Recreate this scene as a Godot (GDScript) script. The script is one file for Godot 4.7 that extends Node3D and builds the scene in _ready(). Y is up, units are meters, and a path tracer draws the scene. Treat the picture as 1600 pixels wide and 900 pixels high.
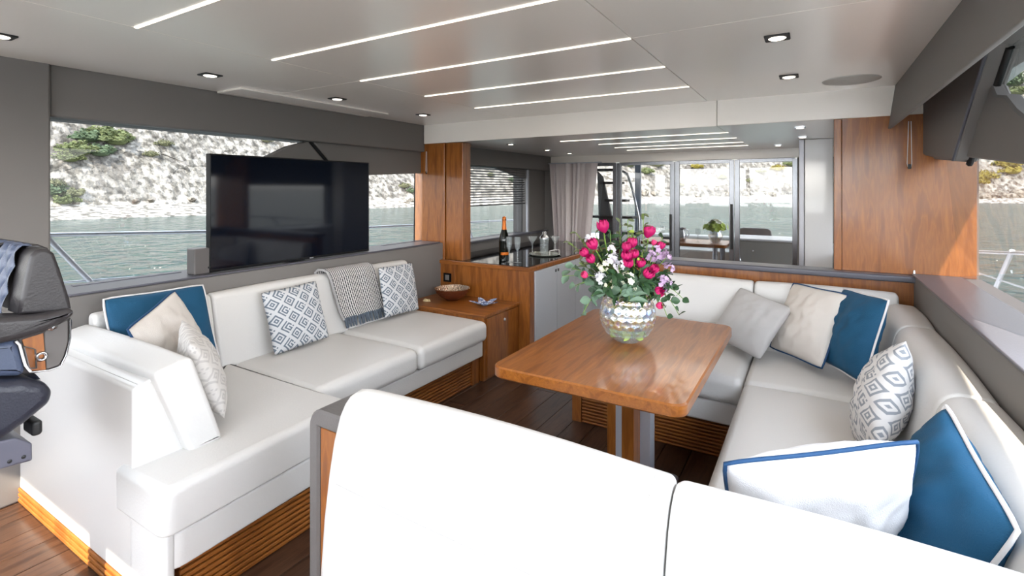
extends Node3D
# Yacht saloon seen from the helm side, looking aft. x: across the boat, y: up, -z: aft. Units are metres.

# ---------------------------------------------------------------- mesh builder
class Mb:
	var V := PackedVector3Array()
	var U := PackedVector2Array()
	var C := PackedColorArray()
	var S := PackedByteArray()
	var I := PackedInt32Array()
	var col := Color.WHITE
	var coloured := false
	func v(p: Vector3, uv := Vector2.ZERO, s := 0) -> int:
		V.append(p); U.append(uv); S.append(s); C.append(col)
		return V.size() - 1
	func tri(a: int, b: int, c: int) -> void:   # counter-clockwise from outside
		I.append(a); I.append(c); I.append(b)
	func quad(a: int, b: int, c: int, d: int) -> void:
		tri(a, b, c); tri(a, c, d)
	func face(a: Vector3, b: Vector3, c: Vector3, d: Vector3) -> void:
		quad(v(a, Vector2(0, 0)), v(b, Vector2(1, 0)), v(c, Vector2(1, 1)), v(d, Vector2(0, 1)))
	func box(c: Vector3, s: Vector3, b := Basis()) -> void:
		var h := s / 2.0
		for k in 3:
			for sg in [-1.0, 1.0]:
				var n := Vector3.ZERO; n[k] = sg
				var u := Vector3.ZERO; u[(k + 1) % 3] = 1.0
				var w := n.cross(u)
				face(c + b * ((n - u - w) * h), c + b * ((n + u - w) * h), c + b * ((n + u + w) * h), c + b * ((n - u + w) * h))
	func cuboid(x0: float, x1: float, y0: float, y1: float, z0: float, z1: float) -> void:
		box(Vector3(x0 + x1, y0 + y1, z0 + z1) / 2.0, Vector3(absf(x1 - x0), absf(y1 - y0), absf(z1 - z0)))
	# rounded box: seg arcs on the edges, n subdivisions of the flat parts, f an optional deformation of local points
	func rbox(c: Vector3, s: Vector3, r: float, seg := 2, n := 1, f = null, b := Basis()) -> void:
		var h := s / 2.0
		r = minf(r, minf(h.x, minf(h.y, h.z)) * 0.999)
		var L := []
		for k in 3:
			var l := PackedFloat32Array()
			var i0: float = h[k] - r
			for q in range(seg, 0, -1): l.append(-i0 - r * tan(PI / 4.0 * q / seg))
			for q in n + 1: l.append(lerpf(-i0, i0, float(q) / n))
			for q in range(1, seg + 1): l.append(i0 + r * tan(PI / 4.0 * q / seg))
			L.append(l)
		var inner := h - Vector3.ONE * r
		for k in 3:
			var ku := (k + 1) % 3
			var kv := (k + 2) % 3
			for sg in [-1.0, 1.0]:
				var ids := []
				for a in L[ku]:
					var row := PackedInt32Array()
					for d in L[kv]:
						var p := Vector3.ZERO
						p[k] = sg * h[k]; p[ku] = a; p[kv] = d
						var q := p.clamp(-inner, inner)
						p = q + (p - q).normalized() * r
						var uv := Vector2(a, d)
						if f != null: p = f.call(p)
						row.append(v(c + b * p, uv, 1))
					ids.append(row)
				for i in ids.size() - 1:
					for j in ids[0].size() - 1:
						if sg > 0: quad(ids[i][j], ids[i + 1][j], ids[i + 1][j + 1], ids[i][j + 1])
						else: quad(ids[i][j], ids[i][j + 1], ids[i + 1][j + 1], ids[i + 1][j])
	func rcuboid(x0: float, x1: float, y0: float, y1: float, z0: float, z1: float, r: float, seg := 2, n := 1, f = null) -> void:
		rbox(Vector3(x0 + x1, y0 + y1, z0 + z1) / 2.0, Vector3(absf(x1 - x0), absf(y1 - y0), absf(z1 - z0)), r, seg, n, f)
	# sheet or closed surface from f(u, v), u and v in 0..1
	func grid(nu: int, nv: int, f: Callable, flip := false, weld := 1) -> void:
		var at := V.size()
		for i in nu + 1:
			for j in nv + 1:
				var uv := Vector2(float(i) / nu, float(j) / nv)
				v(f.call(uv.x, uv.y), uv, weld)
		for i in nu:
			for j in nv:
				var a := at + i * (nv + 1) + j
				if flip: quad(a, a + 1, a + nv + 2, a + nv + 1)
				else: quad(a, a + nv + 1, a + nv + 2, a + 1)
	func tube(path: Array, r: float, sides := 8, closed := false, r_end := -1.0) -> void:
		var n := path.size()
		var rings := []
		var side := Vector3.ZERO
		for i in n:
			var d: Vector3
			if closed: d = (path[(i + 1) % n] - path[(i - 1 + n) % n]).normalized()
			else: d = (path[mini(i + 1, n - 1)] - path[maxi(i - 1, 0)]).normalized()
			if side == Vector3.ZERO:
				side = d.cross(Vector3.UP if absf(d.y) < 0.9 else Vector3.RIGHT).normalized()
			side = (side - d * side.dot(d)).normalized()
			var up := side.cross(d)
			var rr := r if r_end < 0 else lerpf(r, r_end, float(i) / maxf(1.0, n - 1))
			var ring := PackedInt32Array()
			for k in sides:
				var a := TAU * k / sides
				ring.append(v(path[i] + (side * cos(a) + up * sin(a)) * rr, Vector2(float(k) / sides, float(i)), 1))
			rings.append(ring)
		for i in (n if closed else n - 1):
			for k in sides:
				var j := (i + 1) % n
				quad(rings[i][k], rings[i][(k + 1) % sides], rings[j][(k + 1) % sides], rings[j][k])
		if not closed:
			for e in [0, n - 1]:
				var ids := PackedInt32Array()
				for k in sides: ids.append(v(V[rings[e][k]]))
				for k in range(1, sides - 1):
					if e == 0: tri(ids[0], ids[k + 1], ids[k])
					else: tri(ids[0], ids[k], ids[k + 1])
	# profile: points (radius, height) from the bottom up
	func lathe(c: Vector3, profile: Array, segs := 24, weld := true) -> void:
		var rings := []
		for p in profile:
			var ring := PackedInt32Array()
			for k in segs + 1:
				var a := TAU * k / segs
				ring.append(v(c + Vector3(cos(a) * p.x, p.y, -sin(a) * p.x), Vector2(float(k) / segs, p.y), 1 if weld else 0))
			rings.append(ring)
		for i in rings.size() - 1:
			for k in segs: quad(rings[i][k], rings[i][k + 1], rings[i + 1][k + 1], rings[i + 1][k])
	# polygon (p, q) pushed from h0 to h1; axes give the directions of p, q and h
	func prism(poly: Array, h0: float, h1: float, P: Vector3, Q: Vector3, H: Vector3, bevel := 0.0, smooth := 35.0) -> void:
		var pts := PackedVector2Array(poly)
		if Geometry2D.is_polygon_clockwise(pts): pts.reverse()
		var flip := P.cross(Q).dot(H) < 0
		if h1 < h0:
			var t := h0; h0 = h1; h1 = t
		var n := pts.size()
		var ins := PackedVector2Array()
		var soft := []
		for i in n:
			var e0 := (pts[i] - pts[(i - 1 + n) % n]).normalized()
			var e1 := (pts[(i + 1) % n] - pts[i]).normalized()
			var m := Vector2(-e0.y, e0.x) + Vector2(-e1.y, e1.x)
			m = m / maxf(0.3, m.length_squared() / 2.0)
			ins.append(pts[i] + m * bevel)
			soft.append(absf(e0.angle_to(e1)) < deg_to_rad(smooth))
		var layers := [[pts, h0], [pts, h1]]
		if bevel > 0: layers = [[ins, h0], [pts, h0 + bevel], [pts, h1 - bevel], [ins, h1]]
		for l in layers.size() - 1:
			var lo := []
			var hi := []
			for i in n:
				var a: Vector2 = layers[l][0][i]
				var b: Vector2 = layers[l + 1][0][i]
				var pa: Vector3 = P * a.x + Q * a.y + H * layers[l][1]
				var pb: Vector3 = P * b.x + Q * b.y + H * layers[l + 1][1]
				var ia := v(pa); var ib := v(pb)
				if soft[i]: lo.append([ia, ia]); hi.append([ib, ib])
				else: lo.append([ia, v(pa)]); hi.append([ib, v(pb)])
			for i in n:
				var j := (i + 1) % n
				if flip: quad(lo[j][0], lo[i][1], hi[i][1], hi[j][0])
				else: quad(lo[i][1], lo[j][0], hi[j][0], hi[i][1])
		var idx := Geometry2D.triangulate_polygon(ins if bevel > 0 else pts)
		for top in [false, true]:
			var src := ins if bevel > 0 else pts
			var ids := PackedInt32Array()
			for p in src: ids.append(v(P * p.x + Q * p.y + H * (h1 if top else h0), p))
			for t in range(0, idx.size(), 3):
				var a := src[idx[t]]; var b := src[idx[t + 1]]; var c := src[idx[t + 2]]
				var ccw := (b - a).cross(c - a) > 0
				if ccw == (top != flip): tri(ids[idx[t]], ids[idx[t + 1]], ids[idx[t + 2]])
				else: tri(ids[idx[t]], ids[idx[t + 2]], ids[idx[t + 1]])
	func mesh() -> ArrayMesh:
		var N := PackedVector3Array()
		N.resize(V.size())
		for t in range(0, I.size(), 3):
			var a := I[t]; var b := I[t + 1]; var c := I[t + 2]
			var nn := (V[c] - V[a]).cross(V[b] - V[a])
			N[a] += nn; N[b] += nn; N[c] += nn
		var weld := {}
		for i in V.size():
			if S[i] == 1:
				var key := Vector3i(V[i] * 20000.0)
				weld[key] = weld.get(key, Vector3.ZERO) + N[i]
		for i in V.size():
			if S[i] == 1: N[i] = weld[Vector3i(V[i] * 20000.0)]
			N[i] = N[i].normalized() if N[i].length_squared() > 1e-20 else Vector3.UP
		var arr := []
		arr.resize(Mesh.ARRAY_MAX)
		arr[Mesh.ARRAY_VERTEX] = V; arr[Mesh.ARRAY_NORMAL] = N; arr[Mesh.ARRAY_TEX_UV] = U; arr[Mesh.ARRAY_INDEX] = I
		if coloured: arr[Mesh.ARRAY_COLOR] = C
		var m := ArrayMesh.new()
		m.add_surface_from_arrays(Mesh.PRIMITIVE_TRIANGLES, arr)
		return m

# ---------------------------------------------------------------- nodes
var used := {}
var M := {}
var rng := RandomNumberGenerator.new()

func numbered(called: String) -> String:
	var n: int = used.get(called, 0)
	used[called] = n + 1
	return called if n == 0 else "%s_%03d" % [called, n]

func thing(called: String, label: String, category: String, at := Vector3.ZERO, group := "") -> Node3D:
	var o := Node3D.new()
	o.name = numbered(called)
	add_child(o)
	o.position = at
	tag(o, label, category, group)
	return o

func tag(o: Node3D, label: String, category: String, group := "") -> Node3D:
	o.set_meta("label", label)
	o.set_meta("category", category)
	if group: o.set_meta("group", group)
	return o

func part(called: String, m, mat: Material, parent: Node3D = null, at := Vector3.ZERO) -> MeshInstance3D:
	var o := MeshInstance3D.new()
	o.name = called if parent else numbered(called)
	o.mesh = m.mesh() if m is Mb else m
	o.material_override = mat
	o.position = at
	if parent: parent.add_child(o, true)
	else: add_child(o)
	return o

func structure(called: String, label := "", category := "") -> Node3D:
	var o := Node3D.new()
	o.name = numbered(called)
	add_child(o)
	o.set_meta("kind", "structure")
	o.set_meta("label", label)
	o.set_meta("category", category)
	return o

func boxes(list: Array) -> Mb:
	var m := Mb.new()
	for b in list: m.cuboid(b[0], b[1], b[2], b[3], b[4], b[5])
	return m

func facing(n: Vector3, up: Vector3) -> Basis:
	var z := n.normalized()
	var x := up.cross(z).normalized()
	return Basis(x, z.cross(x), z)

func arc2(c: Vector2, r: float, a0: float, a1: float, n: int) -> Array:
	var out := []
	for i in n + 1:
		var a := deg_to_rad(lerpf(a0, a1, float(i) / n))
		out.append(c + Vector2(cos(a), sin(a)) * r)
	return out

func round_rect(x0: float, x1: float, y0: float, y1: float, r: float, n := 5) -> Array:
	return arc2(Vector2(x1 - r, y1 - r), r, 0, 90, n) + arc2(Vector2(x0 + r, y1 - r), r, 90, 180, n) + arc2(Vector2(x0 + r, y0 + r), r, 180, 270, n) + arc2(Vector2(x1 - r, y0 + r), r, 270, 360, n)

# rounds the corners of a polygon; each corner is (x, y, radius)
func soften(pts: Array, n := 4) -> Array:
	var out := []
	var k := pts.size()
	for i in k:
		var p := Vector2(pts[i].x, pts[i].y)
		var r: float = pts[i].z
		var a := Vector2(pts[(i - 1 + k) % k].x, pts[(i - 1 + k) % k].y)
		var b := Vector2(pts[(i + 1) % k].x, pts[(i + 1) % k].y)
		if r <= 0:
			out.append(p); continue
		var p0 := p + (a - p).normalized() * minf(r, (a - p).length() * 0.49)
		var p1 := p + (b - p).normalized() * minf(r, (b - p).length() * 0.49)
		for q in n + 1:
			var t := float(q) / n
			out.append(p0.lerp(p, t).lerp(p.lerp(p1, t), t))
	return out

# ---------------------------------------------------------------- materials
func sm(c: Color, rough := 0.5, metal := 0.0) -> StandardMaterial3D:
	var m := StandardMaterial3D.new()
	m.albedo_color = c
	m.roughness = rough
	m.metallic = metal
	return m

func noise(freq: float, octaves: int, seed_: int, ramp: Array = [], size := 256, kind := FastNoiseLite.TYPE_SIMPLEX_SMOOTH, normal := 0.0) -> NoiseTexture2D:
	var f := FastNoiseLite.new()
	f.noise_type = kind
	f.frequency = freq
	f.fractal_octaves = octaves
	f.seed = seed_
	var t := NoiseTexture2D.new()
	t.width = size; t.height = size
	t.seamless = true
	t.noise = f
	if ramp:
		var g := Gradient.new()
		g.offsets = PackedFloat32Array(ramp.map(func(r): return r[0]))
		g.colors = PackedColorArray(ramp.map(func(r): return r[1]))
		t.color_ramp = g
	if normal > 0:
		t.as_normal_map = true
		t.bump_strength = normal
	return t

func triplanar(m: StandardMaterial3D, s: Vector3, world := false, offset := Vector3.ZERO) -> StandardMaterial3D:
	m.uv1_triplanar = true
	m.uv1_world_triplanar = world
	m.uv1_scale = s
	m.uv1_offset = offset
	m.uv1_triplanar_sharpness = 6.0
	return m

func relief(m: StandardMaterial3D, t: Texture2D, cm: float) -> StandardMaterial3D:
	m.heightmap_enabled = true
	m.heightmap_texture = t
	m.heightmap_scale = cm
	return m

var wood_tex := {}
# grain runs along the axis with the small scale
func wood(dark: Color, light: Color, s: Vector3, rough := 0.35, coat := 0.0, offset := Vector3.ZERO, world := false) -> StandardMaterial3D:
	var key := str(dark, light)
	if not wood_tex.has(key):
		wood_tex[key] = noise(0.012, 5, 11 + wood_tex.size(), [[0.0, dark], [0.38, dark.lerp(light, 0.35)], [0.5, dark.lerp(light, 0.7)], [0.62, dark.lerp(light, 0.45)], [1.0, light]], 512)
	var m := sm(Color.WHITE, rough)
	m.albedo_texture = wood_tex[key]
	triplanar(m, s, world, offset)
	if coat > 0:
		m.clearcoat_enabled = true
		m.clearcoat = coat
		m.clearcoat_roughness = 0.12
	return m

func pane_mat(tint: float, c := Color(0.02, 0.03, 0.035)) -> StandardMaterial3D:
	var m := sm(Color(c.r, c.g, c.b, tint), 0.0)
	m.transparency = BaseMaterial3D.TRANSPARENCY_ALPHA
	return m

func key_image(line: Color, ground: Color) -> ImageTexture:   # squares of nested boxes and hooked keys, woven as a grid that the cloth turns by 45 degrees
	var im := Image.create(128, 128, false, Image.FORMAT_RGB8)
	im.fill(ground)
	var bar := func(x, y, w, h): im.fill_rect(Rect2i(x, y, w, h), line)
	for cell in [Vector2i(0, 0), Vector2i(64, 64)]:
		var x: int = cell.x; var y: int = cell.y
		im.fill_rect(Rect2i(x + 8, y + 8, 48, 48), line)
		im.fill_rect(Rect2i(x + 15, y + 15, 34, 34), ground)
		im.fill_rect(Rect2i(x + 22, y + 22, 20, 20), line)
		im.fill_rect(Rect2i(x + 28, y + 28, 8, 8), ground)
	for cell in [Vector2i(64, 0), Vector2i(0, 64)]:
		var x: int = cell.x; var y: int = cell.y
		bar.call(x + 8, y + 8, 48, 7)
		bar.call(x + 8, y + 8, 7, 48)
		bar.call(x + 22, y + 22, 34, 7)
		bar.call(x + 22, y + 22, 7, 34)
		bar.call(x + 36, y + 36, 7, 20)
		bar.call(x + 49, y + 29, 7, 14)
		bar.call(x + 49, y + 49, 7, 7)
		bar.call(x + 22, y + 49, 14, 7)
	return ImageTexture.create_from_image(im)

func weave_image() -> ImageTexture:
	var im := Image.create(64, 64, false, Image.FORMAT_RGB8)
	im.fill(Color(0.84, 0.83, 0.82))
	for i in 8:
		im.fill_rect(Rect2i(i * 8 + 3, 0, 4, 64), Color(0.16, 0.17, 0.21))
		for j in 8:
			im.fill_rect(Rect2i(i * 8 + 3, j * 8 + (i % 2) * 4, 4, 2), Color(0.62, 0.62, 0.64))
	return ImageTexture.create_from_image(im)

func make_materials() -> void:
	var hide := noise(0.06, 3, 3, [], 256, FastNoiseLite.TYPE_CELLULAR)
	M.leather = relief(triplanar(sm(Color(0.838, 0.83, 0.82), 0.42), Vector3.ONE * 6.0), hide, 0.04)
	M.seam = sm(Color(0.72, 0.71, 0.70), 0.8)
	M.grey_leather = relief(triplanar(sm(Color(0.42, 0.405, 0.40), 0.45), Vector3.ONE * 8.0), hide, 0.05)
	var fabric := noise(0.35, 2, 8, [], 256)
	M.trim = relief(triplanar(sm(Color(0.465, 0.45, 0.44), 0.7), Vector3.ONE * 9.0), fabric, 0.03)
	M.sill = relief(triplanar(sm(Color(0.33, 0.33, 0.365), 0.32), Vector3.ONE * 8.0), hide, 0.02)
	M.trim_dark = sm(Color(0.13, 0.13, 0.135), 0.5)
	M.ceiling = sm(Color(0.95, 0.925, 0.895), 0.22)
	M.ceiling.clearcoat_enabled = true
	M.ceiling.clearcoat = 0.8
	M.ceiling.clearcoat_roughness = 0.3
	M.teak = wood(Color(0.455, 0.25, 0.085), Color(0.68, 0.42, 0.18), Vector3(2.6, 0.32, 2.6), 0.33, 0.35)
	M.teak_z = wood(Color(0.455, 0.25, 0.085), Color(0.68, 0.42, 0.18), Vector3(3.2, 3.2, 0.35), 0.33, 0.35)
	M.teak_x = wood(Color(0.455, 0.25, 0.085), Color(0.68, 0.42, 0.18), Vector3(0.35, 3.2, 3.2), 0.33, 0.35)
	M.slat = wood(Color(0.455, 0.25, 0.085), Color(0.68, 0.42, 0.18), Vector3(0.5, 5.0, 5.0), 0.45, 0.1)
	M.slat_z = wood(Color(0.455, 0.25, 0.085), Color(0.68, 0.42, 0.18), Vector3(5.0, 5.0, 0.5), 0.45, 0.1)
	M.table = wood(Color(0.455, 0.25, 0.085), Color(0.68, 0.42, 0.18), Vector3(3.4, 3.4, 0.30), 0.28, 0.5)
	M.planks = []
	for k in 6:
		var m := wood(Color(0.20, 0.138, 0.105), Color(0.39, 0.29, 0.225), Vector3(4.0, 4.0, 0.45), 0.33, 0.2, Vector3(k * 0.37, 0, k * 0.53))
		m.albedo_color = Color.from_hsv(0.06, 0.06, [0.94, 0.88, 0.98, 0.84, 0.91, 1.0][k])
		M.planks.append(m)
	M.steel = sm(Color(0.78, 0.79, 0.81), 0.16, 1.0)
	M.brushed = sm(Color(0.74, 0.75, 0.78), 0.40, 0.35)
	M.white_gloss = sm(Color(0.92, 0.925, 0.93), 0.08)
	M.lacquer = sm(Color(0.838, 0.83, 0.82), 0.16)
	M.cabinet_grey = sm(Color(0.74, 0.755, 0.78), 0.3)
	M.gelcoat = sm(Color(0.86, 0.87, 0.88), 0.25)
	M.counter = sm(Color(0.035, 0.035, 0.04), 0.04)
	M.rubber = sm(Color(0.03, 0.03, 0.035), 0.5)
	M.tv_frame = sm(Color(0.10, 0.105, 0.115), 0.3, 0.6)
	M.tv_screen = sm(Color(0.03, 0.055, 0.10), 0.06)
	M.glass = pane_mat(0.70)
	M.glass_clear = pane_mat(0.04)
	M.glass_drink = pane_mat(0.22, Color(0.75, 0.8, 0.82))
	var cloth := noise(0.22, 3, 21, [], 256)
	M.cream = relief(triplanar(sm(Color(0.82, 0.795, 0.77), 0.85), Vector3.ONE * 5.0), cloth, 0.10)
	M.white_cloth = relief(triplanar(sm(Color(0.86, 0.855, 0.86), 0.85), Vector3.ONE * 5.0), cloth, 0.10)
	M.speckled = relief(triplanar(sm(Color(0.80, 0.79, 0.785), 0.9), Vector3.ONE * 14.0), noise(0.3, 2, 5, [], 256), 0.25)
	M.blue = relief(triplanar(sm(Color(0.03, 0.295, 0.43), 0.8), Vector3.ONE * 5.0), cloth, 0.10)
	M.blue_pipe = sm(Color(0.05, 0.24, 0.40), 0.7)
	M.white_pipe = sm(Color(0.85, 0.84, 0.84), 0.7)
	for k in [["pattern", Color(0.40, 0.445, 0.495), Color(0.80, 0.81, 0.82)], ["pattern_pale", Color(0.56, 0.575, 0.60), Color(0.84, 0.835, 0.83)], ["pattern_cream", Color(0.74, 0.725, 0.71), Color(0.82, 0.805, 0.79)]]:
		var m := sm(Color.WHITE, 0.85)
		m.albedo_texture = key_image(k[1], k[2])
		M[k[0]] = m
	M.weave = sm(Color.WHITE, 0.95)
	M.weave.albedo_texture = weave_image()
	M.weave.uv1_scale = Vector3(3.0, 4.0, 1)
	M.tassel = sm(Color(0.34, 0.38, 0.43), 0.95)
	M.navy = relief(triplanar(sm(Color(0.27, 0.31, 0.40), 0.42), Vector3.ONE * 9.0), hide, 0.05)
	M.navy_dark = relief(triplanar(sm(Color(0.19, 0.18, 0.19), 0.40), Vector3.ONE * 9.0), hide, 0.05)
	M.thread = sm(Color(0.66, 0.69, 0.74), 0.8)
	M.strip_glow = sm(Color(1, 0.97, 0.92), 0.6)
	M.strip_glow.emission_enabled = true
	M.strip_glow.emission = Color(1.0, 0.96, 0.90)
	M.strip_glow.emission_energy_multiplier = 1.0
	M.lens_glow = M.strip_glow.duplicate()
	M.lens_glow.emission_energy_multiplier = 1.4
	M.curtain = sm(Color(0.86, 0.83, 0.83), 0.9)
	M.curtain.backlight_enabled = true
	M.curtain.backlight = Color(0.6, 0.57, 0.57)
	M.glass_door = pane_mat(0.43)
	M.rail = sm(Color(0.85, 0.86, 0.88), 0.25, 0.4)
	M.trim_seat = sm(Color(0.36, 0.345, 0.34), 0.4)
	M.bracket = sm(Color(0.40, 0.40, 0.45), 0.4, 0.2)
	M.copper = relief(triplanar(sm(Color(0.62, 0.44, 0.34), 0.25, 0.9), Vector3.ONE * 5.0), noise(0.06, 1, 31, [], 256, FastNoiseLite.TYPE_CELLULAR), 0.5)
	M.hammered = relief(triplanar(sm(Color(0.86, 0.78, 0.70), 0.22, 0.95), Vector3.ONE * 5.0), noise(0.06, 1, 32, [], 256, FastNoiseLite.TYPE_CELLULAR), 0.8)
	M.star_glaze = triplanar(sm(Color.WHITE, 0.12), Vector3.ONE * 5.0)
	M.star_glaze.albedo_texture = noise(0.03, 3, 33, [[0.0, Color(0.22, 0.30, 0.50)], [0.5, Color(0.55, 0.62, 0.76)], [0.7, Color(0.88, 0.90, 0.93)], [1.0, Color(0.93, 0.94, 0.95)]])
	M.bottle = sm(Color(0.012, 0.035, 0.016), 0.06)
	M.foil = sm(Color(0.80, 0.42, 0.08), 0.35, 0.3)
	M.tray = sm(Color(0.78, 0.80, 0.76), 0.12, 0.5)
	M.vase_clear = sm(Color(0.80, 0.86, 0.90, 0.16), 0.03, 0.12)
	M.vase_clear.transparency = BaseMaterial3D.TRANSPARENCY_ALPHA
	M.vase = triplanar(sm(Color(1, 1, 1, 0.66), 0.14, 0.75), Vector3.ONE * 5.0)
	M.vase.transparency = BaseMaterial3D.TRANSPARENCY_ALPHA
	M.vase.albedo_texture = noise(0.012, 2, 51, [[0.0, Color(0.62, 0.72, 0.95)], [0.35, Color(0.86, 0.90, 0.94)], [0.5, Color(0.90, 0.92, 0.93)], [0.65, Color(0.95, 0.88, 0.66)], [0.85, Color(0.88, 0.76, 0.92)], [1.0, Color(0.70, 0.80, 0.96)]])
	M.vase_water = pane_mat(0.25, Color(0.45, 0.55, 0.25))
	M.magenta = sm(Color(0.72, 0.015, 0.37), 0.6)
	M.magenta.backlight_enabled = true
	M.magenta.backlight = Color(0.3, 0.05, 0.15)
	M.pink = sm(Color(0.86, 0.22, 0.45), 0.6)
	M.stem = sm(Color(0.45, 0.58, 0.22), 0.6)
	M.stem_leaf = sm(Color(0.62, 0.70, 0.30), 0.6)
	M.leaf_grey = sm(Color(0.39, 0.49, 0.41), 0.65)
	M.leaf_dark = sm(Color(0.20, 0.32, 0.20), 0.55)
	M.leaf_olive = sm(Color(0.36, 0.40, 0.26), 0.6)
	M.petal_white = sm(Color(0.88, 0.87, 0.90), 0.7)
	M.petal_cream = sm(Color(0.90, 0.90, 0.82), 0.7)
	M.petal_lilac = sm(Color(0.76, 0.65, 0.78), 0.7)
	M.petal_green = sm(Color(0.66, 0.74, 0.32), 0.7)
	M.bar_grey = sm(Color(0.60, 0.60, 0.58), 0.4)
	M.stair_grey = sm(Color(0.36, 0.36, 0.36), 0.5)
	M.door_frame = sm(Color(0.50, 0.51, 0.53), 0.25, 0.85)
	M.seat_navy = M.navy_dark.duplicate()
	M.seat_navy.albedo_color = Color(0.15, 0.16, 0.21)

# ---------------------------------------------------------------- scene
const EYE := 1.45
const FOCAL := 785.0                 # pixels, of a 1600 x 900 frame
const HORIZON := 295.0

func _ready() -> void:
	rng.seed = 7
	# camera: level, lens shifted down, turned 31 degrees from the boat's length
	var cam := Camera3D.new()
	cam.name = "camera"
	cam.projection = Camera3D.PROJECTION_FRUSTUM
	cam.near = 0.05
	cam.far = 900.0
	cam.size = 900.0 / FOCAL * cam.near
	cam.frustum_offset = Vector2(0, -(450.0 - HORIZON) / FOCAL * cam.near)
	cam.position = Vector3(0, EYE, 0)
	cam.rotation.y = atan2(472.0, FOCAL)
	add_child(cam)
	cam.current = true
	# sky and exposure
	var env := Environment.new()
	var sky := Sky.new()
	var air := ProceduralSkyMaterial.new()
	air.sky_top_color = Color(0.80, 0.84, 0.89)
	air.sky_horizon_color = Color(0.95, 0.945, 0.93)
	air.ground_horizon_color = Color(0.70, 0.74, 0.74)
	air.ground_bottom_color = Color(0.45, 0.50, 0.50)
	air.sky_energy_multiplier = 2.4
	air.ground_energy_multiplier = 1.0
	air.sun_angle_max = 1.0
	sky.sky_material = air
	env.background_mode = Environment.BG_SKY
	env.sky = sky
	env.tonemap_mode = Environment.TONE_MAPPER_LINEAR
	env.tonemap_exposure = 2.0
	env.sdfgi_enabled = true
	env.ssao_enabled = true
	env.ssil_enabled = true
	var we := WorldEnvironment.new()
	we.name = "environment"
	we.environment = env
	add_child(we)
	# sun: high, from the right and from ahead (behind the camera)
	var sun := DirectionalLight3D.new()
	sun.name = "sun"
	sun.light_energy = 3.4
	sun.light_color = Color(1.0, 0.95, 0.87)
	sun.light_angular_distance = 0.6
	sun.shadow_enabled = true
	add_child(sun)
	sun.look_at_from_position(Vector3.ZERO, Vector3(-0.30, -1.0, -1.2), Vector3.UP)
	make_materials()
	build_shell()
	build_ceiling()
	build_aft_cabin()
	build_exterior_boat()
	build_landscape()
	build_left_sofa()
	build_dinette_sofa()
	build_table()
	build_tv()
	build_cabinets()
	build_pillows()
	build_helm_seat()
	build_tableware()
	build_bouquet()
	build_cockpit()

# ---------------------------------------------------------------- the setting
const LX := -3.17                    # ceiling edges
const RX := 0.41
const BULK := -3.64                  # bulkhead between saloon and galley
const AFT := -6.0
const FWD := 1.6                      # windscreen

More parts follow.
